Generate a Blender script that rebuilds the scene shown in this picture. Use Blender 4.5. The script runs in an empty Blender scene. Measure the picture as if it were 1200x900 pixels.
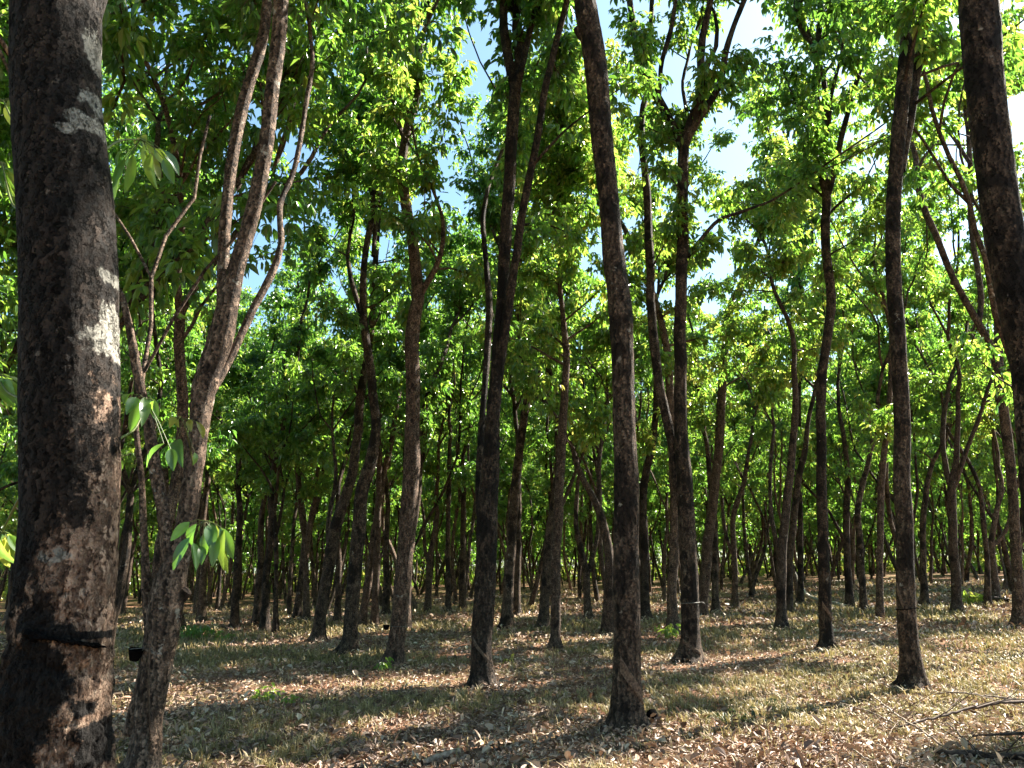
import bpy, math, random
import numpy as np
from mathutils import Vector

R = math.radians
rng = np.random.default_rng(7)
random.seed(7)
scene = bpy.context.scene
COL = scene.collection

# ------------------------------------------------------------------ camera constants
F_PX = 906.0
PITCH = R(13.65)
CAM_H = 1.5
SUN_AZ = 56.0      # degrees to the right of the viewing direction
SUN_EL = 46.0

# ------------------------------------------------------------------ noise (numpy)
_P = np.random.default_rng(3).random((64, 64, 64)).astype(np.float32)

def vnoise(x, y, z):
    x = np.asarray(x, float); y = np.asarray(y, float) + 0 * x; z = np.asarray(z, float) + 0 * x
    xi = np.floor(x).astype(int); yi = np.floor(y).astype(int); zi = np.floor(z).astype(int)
    fx = x - xi; fy = y - yi; fz = z - zi
    fx = fx * fx * (3 - 2 * fx); fy = fy * fy * (3 - 2 * fy); fz = fz * fz * (3 - 2 * fz)
    def g(a, b, c): return _P[(xi + a) & 63, (yi + b) & 63, (zi + c) & 63]
    c00 = g(0, 0, 0) * (1 - fx) + g(1, 0, 0) * fx
    c10 = g(0, 1, 0) * (1 - fx) + g(1, 1, 0) * fx
    c01 = g(0, 0, 1) * (1 - fx) + g(1, 0, 1) * fx
    c11 = g(0, 1, 1) * (1 - fx) + g(1, 1, 1) * fx
    return (c00 * (1 - fy) + c10 * fy) * (1 - fz) + (c01 * (1 - fy) + c11 * fy) * fz

def fbm(x, y, z, o=4):
    s = 0; a = 1; t = 0
    for i in range(o):
        s = s + a * vnoise(np.asarray(x) * 2 ** i + 17 * i, np.asarray(y) * 2 ** i + 5 * i, np.asarray(z) * 2 ** i)
        t += a; a *= 0.5
    return s / t

def gz(x, y):
    x = np.asarray(x, float); y = np.asarray(y, float)
    s = 2.0 * np.tanh(x / 55.0) * np.clip((y + 10) / 40, 0.2, 1.0)
    n = (fbm(x * 0.13 + 40, y * 0.13 + 40, 0 * x + 3.3, 3) - 0.5) * 0.5 * np.clip((y - 3) / 12, 0.2, 1)
    return s + n

CAM = np.array([0.0, 0.0, CAM_H + float(gz(0, 0))])

def ray(px, py):
    u = (px - 600) / F_PX; v = (450 - py) / F_PX
    c, s = math.cos(PITCH), math.sin(PITCH)
    return np.array([u, c - v * s, s + v * c])

def at(px, py, Y):
    d = ray(px, py); t = Y / d[1]
    return CAM + d * t, t

def ground_at(px, py):
    d = ray(px, py); t = 6.0
    for _ in range(60):
        p = CAM + d * t
        h = p[2] - float(gz(p[0], p[1]))
        t += h / max(0.03, -d[2] + 0.0) * 0.6
        t = min(max(t, 0.5), 200)
    return CAM + d * t

# ------------------------------------------------------------------ mesh helpers
def mk_mesh(name, V, Fq, mats, attrs=None, smooth=True, mat_idx=None):
    me = bpy.data.meshes.new(name)
    V = np.asarray(V, np.float32); Fq = np.asarray(Fq, np.int32)
    n = Fq.shape[1]
    me.vertices.add(len(V)); me.vertices.foreach_set('co', V.ravel())
    me.loops.add(Fq.size); me.loops.foreach_set('vertex_index', Fq.ravel())
    me.polygons.add(len(Fq))
    me.polygons.foreach_set('loop_start', np.arange(0, Fq.size, n, dtype=np.int32))
    try:
        me.polygons.foreach_set('loop_total', np.full(len(Fq), n, np.int32))
    except Exception:
        pass
    me.polygons.foreach_set('use_smooth', np.full(len(Fq), smooth, bool))
    if mat_idx is not None:
        me.polygons.foreach_set('material_index', np.asarray(mat_idx, np.int32))
    for m in mats: me.materials.append(m)
    if attrs:
        for k, a in attrs.items():
            at_ = me.attributes.new(k, 'FLOAT', 'POINT')
            at_.data.foreach_set('value', np.asarray(a, np.float32))
    me.update(calc_edges=True)
    return me

def link(name, me, parent=None, loc=None):
    o = bpy.data.objects.new(name, me)
    COL.objects.link(o)
    if parent is not None: o.parent = parent
    if loc is not None: o.location = loc
    return o

def tag(o, label=None, cat=None, group=None, kind=None):
    if label: o['label'] = label
    if cat: o['category'] = cat
    if group: o['group'] = group
    if kind: o['kind'] = kind
    return o

def resample(P, Rr, step):
    """Catmull-Rom through the points."""
    P = np.asarray(P, float); Rr = np.asarray(Rr, float)
    if len(P) < 3:
        n = max(2, int(np.linalg.norm(P[-1] - P[0]) / step) + 1)
        t = np.linspace(0, 1, n)[:, None]
        return P[0] * (1 - t) + P[-1] * t, Rr[0] * (1 - t[:, 0]) + Rr[-1] * t[:, 0]
    Q = np.vstack([2 * P[0] - P[1], P, 2 * P[-1] - P[-2]])
    q = np.concatenate([[Rr[0]], Rr, [Rr[-1]]])
    outP = []; outR = []
    for i in range(1, len(Q) - 2):
        L = np.linalg.norm(Q[i + 1] - Q[i]); n = max(1, int(L / step))
        for k in range(n):
            t = k / n
            a = 0.5 * ((2 * Q[i]) + (-Q[i - 1] + Q[i + 1]) * t + (2 * Q[i - 1] - 5 * Q[i] + 4 * Q[i + 1] - Q[i + 2]) * t * t + (-Q[i - 1] + 3 * Q[i] - 3 * Q[i + 1] + Q[i + 2]) * t ** 3)
            outP.append(a); outR.append(q[i] * (1 - t) + q[i + 1] * t)
    outP.append(Q[-2]); outR.append(q[-2])
    return np.array(outP), np.array(outR)

class Wood:
    def __init__(s): s.V = []; s.F = []; s.n = 0
    def tube(s, P, Rr, sides=8, rough=0.0, seed=0.0, lobes=0.0):
        P = np.asarray(P, float); Rr = np.asarray(Rr, float)
        N = len(P)
        if N < 2: return
        T = np.gradient(P, axis=0); T /= np.linalg.norm(T, axis=1)[:, None] + 1e-9
        ref = np.array([0.0, 1.0, 0.0]) if abs(T[0][1]) < 0.8 else np.array([1.0, 0, 0])
        A = np.zeros_like(P); B = np.zeros_like(P)
        a = ref - T[0] * (ref @ T[0]); a /= np.linalg.norm(a)
        for i in range(N):
            a = a - T[i] * (a @ T[i]); a /= np.linalg.norm(a) + 1e-9
            A[i] = a; B[i] = np.cross(T[i], a)
        th = np.linspace(0, 2 * math.pi, sides, endpoint=False)
        c = np.cos(th)[None, :, None]; sn = np.sin(th)[None, :, None]
        D = A[:, None, :] * c + B[:, None, :] * sn
        rad = Rr[:, None].repeat(sides, 1)
        if rough:
            X = P[:, None, :] + D * rad[:, :, None]
            nz = fbm(X[..., 0] * 5 + seed, X[..., 1] * 5, X[..., 2] * 2.2, 3); nz = nz - nz.mean()
            rad = rad * (1 + rough * 2 * nz)
            if sides > 15:
                nz2 = fbm(X[..., 0] * 26 + seed, X[..., 1] * 26, X[..., 2] * 14, 3) - .5
                rad = rad + .016 * nz2
        if lobes:
            k = np.exp(-np.clip(P[:, 2], 0, None) / .13)[:, None]
            rad = rad * (1 + lobes * k * (np.cos(4 * th + seed)[None, :] + .6 * np.cos(7 * th + seed * 3)[None, :]))
        V = (P[:, None, :] + D * rad[:, :, None]).reshape(-1, 3)
        i = np.arange(N - 1)[:, None] * sides; j = np.arange(sides)[None, :]; j2 = (j + 1) % sides
        F = np.stack([i + j, i + j2, i + sides + j2, i + sides + j], -1).reshape(-1, 4) + s.n
        s.V.append(V); s.F.append(F); s.n += len(V)
    def mesh(s, name, mats, attrs=None):
        return mk_mesh(name, np.vstack(s.V), np.vstack(s.F), mats, attrs)

def nrm(v): return v / (np.linalg.norm(v, axis=-1, keepdims=True) + 1e-9)

def leaflets(base, d, length, width, g, roll=0.7, tone=None):
    """kite leaflets with a fold along the midrib: base(N,3) d(N,3)"""
    N = len(base)
    up = np.tile([0.0, 0, 1.0], (N, 1)) + g.normal(0, 0.25, (N, 3))
    s = nrm(np.cross(d, up)); n = np.cross(s, d)
    ph = g.normal(0, roll, N)[:, None]
    s, n = s * np.cos(ph) + n * np.sin(ph), n * np.cos(ph) - s * np.sin(ph)
    L = length[:, None]; W = width[:, None]
    fold = 0.18 * W
    down = np.array([0, 0, -1.0]) * L * 0.10
    b = base
    l1 = base + d * L * .33 + s * W * .46 + n * fold
    l2 = base + d * L * .72 + s * W * .36 + n * fold + down * .5
    tp = base + d * L + down * 1.4
    r2 = base + d * L * .72 - s * W * .36 + n * fold + down * .5
    r1 = base + d * L * .33 - s * W * .46 + n * fold
    V = np.stack([b, l1, l2, tp, r2, r1], 1).reshape(-1, 3)
    k = np.arange(N)[:, None] * 6
    F = np.concatenate([k + np.array([[0, 5, 4, 3]]), k + np.array([[0, 3, 2, 1]])], 0)
    if tone is None: tone = g.random(N)
    return V, F, np.repeat(tone, 6)

def foliage(nodes, outward, g, per=7, size=1.0):
    """nodes (N,3) = twig tips; whorls of drooping three-part leaves."""
    N = len(nodes)
    if N == 0: return np.zeros((0, 3)), np.zeros((0, 4), int), np.zeros(0)
    nd = np.repeat(nodes, per, 0); ow = np.repeat(outward, per, 0)
    M = len(nd)
    ctone = np.repeat(g.random(N), per)
    az = g.random(M) * 2 * math.pi; el = R(10) + g.normal(0, R(28), M)
    pd = np.stack([np.cos(az) * np.cos(el), np.sin(az) * np.cos(el), np.sin(el)], 1)
    pd = nrm(pd + ow * 0.45)
    nd = nd - ow * (g.random(M) * 0.22)[:, None]
    tip = nd + pd * (g.uniform(.06, .24, M) * size)[:, None]
    droop = g.uniform(R(-85), R(-5), M)
    paz = np.arctan2(pd[:, 1], pd[:, 0])
    B = []; D = []; T = []
    for k, off in enumerate((-50, 0, 50)):
        a = paz + R(off) + g.normal(0, .2, M)
        e = droop + g.normal(0, .22, M)
        B.append(tip); D.append(np.stack([np.cos(a) * np.cos(e), np.sin(a) * np.cos(e), np.sin(e)], 1))
        T.append(np.clip(ctone * .6 + g.random(M) * .4, 0, 1))
    B = np.vstack(B); D = np.vstack(D); T = np.concatenate(T)
    L = g.uniform(.07, .175, len(B)) * size; W = L * g.uniform(.36, .48, len(B))
    return leaflets(B, D, L, W, g, 0.5, T)

# ------------------------------------------------------------------ materials
def new_mat(name):
    m = bpy.data.materials.new(name); m.use_nodes = True
    nt = m.node_tree; nt.nodes.clear()
    return m, nt, nt.nodes, nt.links

def N(nodes, t, **kw):
    n = nodes.new(t)
    for k, v in kw.items():
        if k in n.inputs.keys() if isinstance(k, str) else False: n.inputs[k].default_value = v
        else: setattr(n, k, v)
    return n

def ramp(nodes, stops, interp='LINEAR'):
    r = nodes.new('ShaderNodeValToRGB'); r.color_ramp.interpolation = interp
    el = r.color_ramp.elements
    while len(el) < len(stops): el.new(0.5)
    for e, (p, c) in zip(el, stops):
        e.position = p; e.color = (c[0], c[1], c[2], 1) if len(c) == 3 else c
    return r

def leaf_material(name, refl, trans, mix=0.43, rough=0.30):
    m, nt, nd, lk = new_mat(name)
    at_ = nd.new('ShaderNodeAttribute'); at_.attribute_name = 'tone'
    oi = nd.new('ShaderNodeObjectInfo')
    add = N(nd, 'ShaderNodeMath', operation='MULTIPLY_ADD'); lk.new(oi.outputs['Random'], add.inputs[0]); add.inputs[1].default_value = 0.22
    lk.new(at_.outputs['Fac'], add.inputs[2])
    sub = N(nd, 'ShaderNodeMath', operation='SUBTRACT'); lk.new(add.outputs[0], sub.inputs[0]); sub.inputs[1].default_value = 0.11
    r1 = ramp(nd, refl); r2 = ramp(nd, trans)
    lk.new(sub.outputs[0], r1.inputs[0]); lk.new(sub.outputs[0], r2.inputs[0])
    p = nd.new('ShaderNodeBsdfPrincipled'); p.inputs['Roughness'].default_value = rough
    p.inputs['Specular IOR Level'].default_value = 0.75
    lk.new(r1.outputs[0], p.inputs['Base Color'])
    t = nd.new('ShaderNodeBsdfTranslucent'); lk.new(r2.outputs[0], t.inputs['Color'])
    mx = nd.new('ShaderNodeMixShader'); mx.inputs[0].default_value = mix
    lk.new(p.outputs[0], mx.inputs[1]); lk.new(t.outputs[0], mx.inputs[2])
    o = nd.new('ShaderNodeOutputMaterial'); lk.new(mx.outputs[0], o.inputs[0])
    return m

LEAF = leaf_material('leaf_green',
    [(0.0, (.030, .072, .030)), (.45, (.054, .112, .042)), (.8, (.085, .135, .022)), (1.0, (.16, .17, .03))],
    [(0.0, (.10, .29, .035)), (.45, (.27, .56, .06)), (.8, (.46, .68, .08)), (1.0, (.66, .64, .13))])
LITTER = leaf_material('leaf_litter',
    [(0.0, (.09, .045, .026)), (.35, (.26, .15, .092)), (.6, (.41, .28, .19)), (.85, (.53, .43, .31)), (1.0, (.66, .58, .45))],
    [(0.0, (.08, .04, .02)), (1.0, (.30, .2, .12))], 0.12, 0.6)
GRASS = leaf_material('dry_grass',
    [(0.0, (.055, .062, .02)), (.25, (.13, .115, .045)), (.6, (.37, .28, .12)), (1.0, (.60, .48, .27))],
    [(0.0, (.10, .12, .03)), (1.0, (.40, .30, .14))], 0.3, 0.6)

def bark_material(name, dark, mid, light, lichen, lichen_amt=0.63, hero=False, blackamt=0.58):
    m, nt, nd, lk = new_mat(name)
    tc = nd.new('ShaderNodeTexCoord')
    oi = nd.new('ShaderNodeObjectInfo')
    off = N(nd, 'ShaderNodeVectorMath', operation='ADD')
    sc = N(nd, 'ShaderNodeMath', operation='MULTIPLY'); lk.new(oi.outputs['Random'], sc.inputs[0]); sc.inputs[1].default_value = 37
    lk.new(tc.outputs['Object'], off.inputs[0]); lk.new(sc.outputs[0], off.inputs[1])
    mp = nd.new('ShaderNodeMapping'); lk.new(off.outputs[0], mp.inputs[0]); mp.inputs['Scale'].default_value = (1, 1, .8)
    def noise(scale, det=6, rough=.6, src=mp):
        n = nd.new('ShaderNodeTexNoise'); n.inputs['Scale'].default_value = scale; n.inputs['Detail'].default_value = det
        n.inputs['Roughness'].default_value = rough; lk.new(src.outputs[0], n.inputs['Vector']); return n
    n1 = noise(9); n2 = noise(45, 5, .7); n3 = noise(3.2, 5, .65); n4 = noise(5.5, 6, .7, off)
    r = ramp(nd, [(.30, dark), (.52, mid), (.72, light)]); lk.new(n1.outputs[0], r.inputs[0])
    # fine darkening
    r2 = ramp(nd, [(.40, (.18, .18, .18)), (.50, (.75, .75, .75)), (.64, (1.5, 1.45, 1.4))]); lk.new(n2.outputs[0], r2.inputs[0])
    mul = N(nd, 'ShaderNodeMix', data_type='RGBA', blend_type='MULTIPLY'); mul.inputs[0].default_value = 1
    lk.new(r.outputs[0], mul.inputs[6]); lk.new(r2.outputs[0], mul.inputs[7])
    # black algae
    rb = ramp(nd, [(blackamt - .04, (0, 0, 0)), (blackamt + .03, (1, 1, 1))]); lk.new(n3.outputs[0], rb.inputs[0])
    mb = N(nd, 'ShaderNodeMix', data_type='RGBA'); lk.new(rb.outputs[0], mb.inputs[0]); lk.new(mul.outputs[2], mb.inputs[6])
    mb.inputs[7].default_value = (dark[0] * .45, dark[1] * .45, dark[2] * .45, 1)
    rl = ramp(nd, [(lichen_amt, (0, 0, 0)), (lichen_amt + .03, (1, 1, 1))]); lk.new(n4.outputs[0], rl.inputs[0])
    ml = N(nd, 'ShaderNodeMix', data_type='RGBA'); lk.new(rl.outputs[0], ml.inputs[0]); lk.new(mb.outputs[2], ml.inputs[6])
    ml.inputs[7].default_value = (*lichen, 1)
    vr = N(nd, 'ShaderNodeMath', operation='MULTIPLY_ADD'); lk.new(oi.outputs['Random'], vr.inputs[0]); vr.inputs[1].default_value = .75; vr.inputs[2].default_value = .7
    vm = N(nd, 'ShaderNodeVectorMath', operation='SCALE'); lk.new(ml.outputs[2], vm.inputs[0])
    if not hero: lk.new(vr.outputs[0], vm.inputs['Scale'])
    else: vm.inputs['Scale'].default_value = 1
    colour = vm.outputs[0]
    if hero:
        mp_far = N(nd, 'ShaderNodeMapping'); lk.new(tc.outputs['Object'], mp_far.inputs[0])
        nn = noise(34, 8, .75, mp_far)
        def mask(attr):
            a = nd.new('ShaderNodeAttribute'); a.attribute_name = attr
            s_ = N(nd, 'ShaderNodeMath', operation='MULTIPLY_ADD'); lk.new(nn.outputs[0], s_.inputs[0]); s_.inputs[1].default_value = 1.6
            lk.new(a.outputs['Fac'], s_.inputs[2]); s2_ = N(nd, 'ShaderNodeMath', operation='MULTIPLY'); lk.new(s_.outputs[0], s2_.inputs[0]); s2_.inputs[1].default_value = .68; s_ = s2_
            rr = ramp(nd, [(.82, (0, 0, 0)), (.93, (1, 1, 1))]); lk.new(s_.outputs[0], rr.inputs[0]); return rr
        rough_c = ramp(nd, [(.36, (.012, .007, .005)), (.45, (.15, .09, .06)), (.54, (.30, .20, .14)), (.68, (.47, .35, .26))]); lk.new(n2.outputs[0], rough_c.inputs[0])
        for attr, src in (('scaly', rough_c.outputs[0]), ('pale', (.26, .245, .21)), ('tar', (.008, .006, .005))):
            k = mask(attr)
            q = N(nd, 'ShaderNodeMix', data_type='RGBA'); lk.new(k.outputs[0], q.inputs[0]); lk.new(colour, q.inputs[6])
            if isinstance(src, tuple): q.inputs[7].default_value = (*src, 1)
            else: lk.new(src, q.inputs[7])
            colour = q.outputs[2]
    p = nd.new('ShaderNodeBsdfPrincipled'); p.inputs['Roughness'].default_value = .85
    p.inputs['Specular IOR Level'].default_value = .25
    lk.new(colour, p.inputs['Base Color'])
    vo = nd.new('ShaderNodeTexVoronoi'); vo.inputs['Scale'].default_value = 30 if hero else 22
    mp2 = nd.new('ShaderNodeMapping'); mp2.inputs['Scale'].default_value = (1, 1, .6); lk.new(off.outputs[0], mp2.inputs[0])
    wob = N(nd, 'ShaderNodeMix', data_type='RGBA', blend_type='LINEAR_LIGHT'); wob.inputs[0].default_value = .06
    lk.new(mp2.outputs[0], wob.inputs[6]); lk.new(n2.outputs[1], wob.inputs[7]); lk.new(wob.outputs[2], vo.inputs['Vector'])
    b1 = nd.new('ShaderNodeBump'); b1.inputs['Strength'].default_value = 1; b1.inputs['Distance'].default_value = .025; lk.new(vo.outputs['Distance'], b1.inputs['Height'])
    b2 = nd.new('ShaderNodeBump'); b2.inputs['Strength'].default_value = 1; b2.inputs['Distance'].default_value = .03; lk.new(n2.outputs[0], b2.inputs['Height'])
    lk.new(b1.outputs[0], b2.inputs['Normal'])
    lk.new(b2.outputs[0], p.inputs['Normal'])
    o = nd.new('ShaderNodeOutputMaterial'); lk.new(p.outputs[0], o.inputs[0])
    return m

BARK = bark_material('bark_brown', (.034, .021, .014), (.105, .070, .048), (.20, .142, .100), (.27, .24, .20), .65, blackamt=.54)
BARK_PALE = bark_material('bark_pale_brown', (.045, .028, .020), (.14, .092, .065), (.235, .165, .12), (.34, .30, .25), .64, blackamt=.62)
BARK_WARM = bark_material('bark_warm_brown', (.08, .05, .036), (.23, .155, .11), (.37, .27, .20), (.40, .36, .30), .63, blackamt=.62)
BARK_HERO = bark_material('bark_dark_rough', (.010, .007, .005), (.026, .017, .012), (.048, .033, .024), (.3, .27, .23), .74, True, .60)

def plain_mat(name, c1, c2, scale, rough, bump=.3, spec=.3):
    m, nt, nd, lk = new_mat(name)
    tc = nd.new('ShaderNodeTexCoord'); n = nd.new('ShaderNodeTexNoise'); n.inputs['Scale'].default_value = scale; n.inputs['Detail'].default_value = 6
    lk.new(tc.outputs['Object'], n.inputs['Vector'])
    r = ramp(nd, [(.35, c1), (.65, c2)]); lk.new(n.outputs[0], r.inputs[0])
    p = nd.new('ShaderNodeBsdfPrincipled'); p.inputs['Roughness'].default_value = rough; p.inputs['Specular IOR Level'].default_value = spec
    lk.new(r.outputs[0], p.inputs['Base Color'])
    b = nd.new('ShaderNodeBump'); b.inputs['Strength'].default_value = bump; b.inputs['Distance'].default_value = .01
    lk.new(n.outputs[0], b.inputs['Height']); lk.new(b.outputs[0], p.inputs['Normal'])
    o = nd.new('ShaderNodeOutputMaterial'); lk.new(p.outputs[0], o.inputs[0])
    return m

PANEL = plain_mat('tapped_bark', (.06, .036, .024), (.19, .122, .08), 45, .85, .8)
PLASTIC = plain_mat('black_plastic', (.002, .002, .002), (.007, .006, .006), 20, 1.0, .2, .02)
WIRE = plain_mat('dull_wire', (.10, .095, .085), (.2, .19, .17), 40, .5)
DEADWOOD = plain_mat('grey_deadwood', (.10, .07, .05), (.30, .24, .19), 25, .85, .6)
PALEWOOD = plain_mat('bleached_deadwood', (.35, .28, .22), (.55, .48, .40), 25, .8, .4)
DARKWOOD = plain_mat('dark_deadwood', (.025, .016, .012), (.09, .06, .045), 25, .85, .6)

def ground_material():
    m, nt, nd, lk = new_mat('forest_floor')
    tc = nd.new('ShaderNodeTexCoord')
    def noise(s, d=6, r=.6):
        n = nd.new('ShaderNodeTexNoise'); n.inputs['Scale'].default_value = s; n.inputs['Detail'].default_value = d; n.inputs['Roughness'].default_value = r
        lk.new(tc.outputs['Object'], n.inputs['Vector']); return n
    a = noise(.35, 5); b = noise(14, 6, .75); c = noise(1.6, 6, .7)
    soil = ramp(nd, [(.3, (.07, .032, .02)), (.5, (.18, .09, .055)), (.66, (.33, .20, .13)), (.78, (.45, .34, .25))]); lk.new(b.outputs[0], soil.inputs[0])
    grass = ramp(nd, [(.3, (.045, .045, .016)), (.55, (.13, .115, .045)), (.75, (.27, .22, .11))]); lk.new(b.outputs[0], grass.inputs[0])
    mixn = N(nd, 'ShaderNodeMath', operation='ADD'); lk.new(a.outputs[0], mixn.inputs[0]); lk.new(c.outputs[0], mixn.inputs[1])
    mr = ramp(nd, [(.47, (0, 0, 0)), (.56, (1, 1, 1))])
    hf = N(nd, 'ShaderNodeMath', operation='MULTIPLY'); lk.new(mixn.outputs[0], hf.inputs[0]); hf.inputs[1].default_value = .5
    lk.new(hf.outputs[0], mr.inputs[0])
    mx = N(nd, 'ShaderNodeMix', data_type='RGBA'); lk.new(mr.outputs[0], mx.inputs[0]); lk.new(soil.outputs[0], mx.inputs[6]); lk.new(grass.outputs[0], mx.inputs[7])
    p = nd.new('ShaderNodeBsdfPrincipled'); p.inputs['Roughness'].default_value = .95; p.inputs['Specular IOR Level'].default_value = .1
    lk.new(mx.outputs[2], p.inputs['Base Color'])
    bp = nd.new('ShaderNodeBump'); bp.inputs['Strength'].default_value = 1; bp.inputs['Distance'].default_value = .05
    lk.new(b.outputs[0], bp.inputs['Height']); lk.new(bp.outputs[0], p.inputs['Normal'])
    o = nd.new('ShaderNodeOutputMaterial'); lk.new(p.outputs[0], o.inputs[0])
    return m

# ------------------------------------------------------------------ growing
def grow(p, d, length, r0, r1, g, wob=.16, up=.10, step=.45):
    n = max(3, int(length / step)); P = [np.array(p, float)]; d = np.array(d, float); d /= np.linalg.norm(d)
    for i in range(n):
        d = d + g.normal(0, wob, 3) * np.array([1, 1, .5]); d[2] += up; d /= np.linalg.norm(d)
        P.append(P[-1] + d * length / n)
    return np.array(P), np.linspace(r0, r1, n + 1)

def dress(wood, limbs, zc, g, nb, k_tw=5, per=7, size=1.0, spread=1.0, zlow=None):
    """side branches, twigs and leaves on the limbs above height zc. limbs in local coords"""
    cand = []; w = []
    for P, Rr in limbs:
        for i in range(len(P) - 1):
            z = P[i][2]
            if z > zc:
                cand.append((P[i], P[min(i + 1, len(P) - 1)] - P[max(i - 1, 0)], Rr[i])); w.append(np.linalg.norm(P[i + 1] - P[i]) * (.45 + min(1, (z - zc) / 3.5)))
        if P[-1][2] > zc:
            for _ in range(2): cand.append((P[-1], P[-1] - P[-2], Rr[-1])); w.append(.5)
    if not cand: return None
    w = np.array(w); w /= w.sum()
    nodes = []; outs = []
    ztop = max(P[:, 2].max() for P, _ in limbs)
    k_tw += 3; nb = max(8, int(nb * .66))
    for bi in g.choice(len(cand), nb, p=w):
        p, t, r = cand[bi]; t = t / (np.linalg.norm(t) + 1e-9)
        a = g.random() * 2 * math.pi; e = g.uniform(R(-5), R(55))
        d = np.array([math.cos(a) * math.cos(e), math.sin(a) * math.cos(e), math.sin(e)]) + t * .35
        f = 1 - .45 * np.clip((p[2] - zc) / max(1, ztop - zc), 0, 1)
        L = g.uniform(.7, 2.6) * f * spread
        rb = min(r * .45, .012 + .012 * L)
        B, BR = grow(p, d, L, rb, .006, g, .22, .02, .35)
        wood.tube(B, BR, 5)
        for q in range(k_tw):
            i = int(g.integers(max(1, len(B) // 3), len(B)))
            td = nrm(B[i] - B[i - 1]) + g.normal(0, .75, 3); td[2] += .05; td = nrm(td)
            tl = g.uniform(.15, .62) * spread
            e1 = B[i] + td * tl * .5; e2 = B[i] + td * tl + np.array([0, 0, -.05])
            wood.tube(np.array([B[i], e1, e2]), np.array([.006, .005, .003]), 3)
            nodes.append(e2); outs.append(td); nodes.append(e1); outs.append(td)
        nodes.append(B[-1]); outs.append(nrm(B[-1] - B[-2]))
    nodes = np.array(nodes); outs = np.array(outs)
    return foliage(nodes, outs, g, per, size)

def make_tree_objs(name, loc, wood_mesh, crown_mesh, label, group=None, cat='rubber tree'):
    e = bpy.data.objects.new(name, None); COL.objects.link(e); e.location = loc; e.empty_display_size = .3
    tag(e, label, cat, group)
    t = link('trunk', wood_mesh, e)
    c = link('crown', crown_mesh, e) if crown_mesh else None
    return e, t, c

# flare at the base of trunks
def flare(P, Rr, amt=.35, h=.35):
    return Rr * (1 + amt * np.exp(-np.clip(P[:, 2], 0, None) / h))

HERO_XY = []
DENS = 0.7
HEROES = {}

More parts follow.
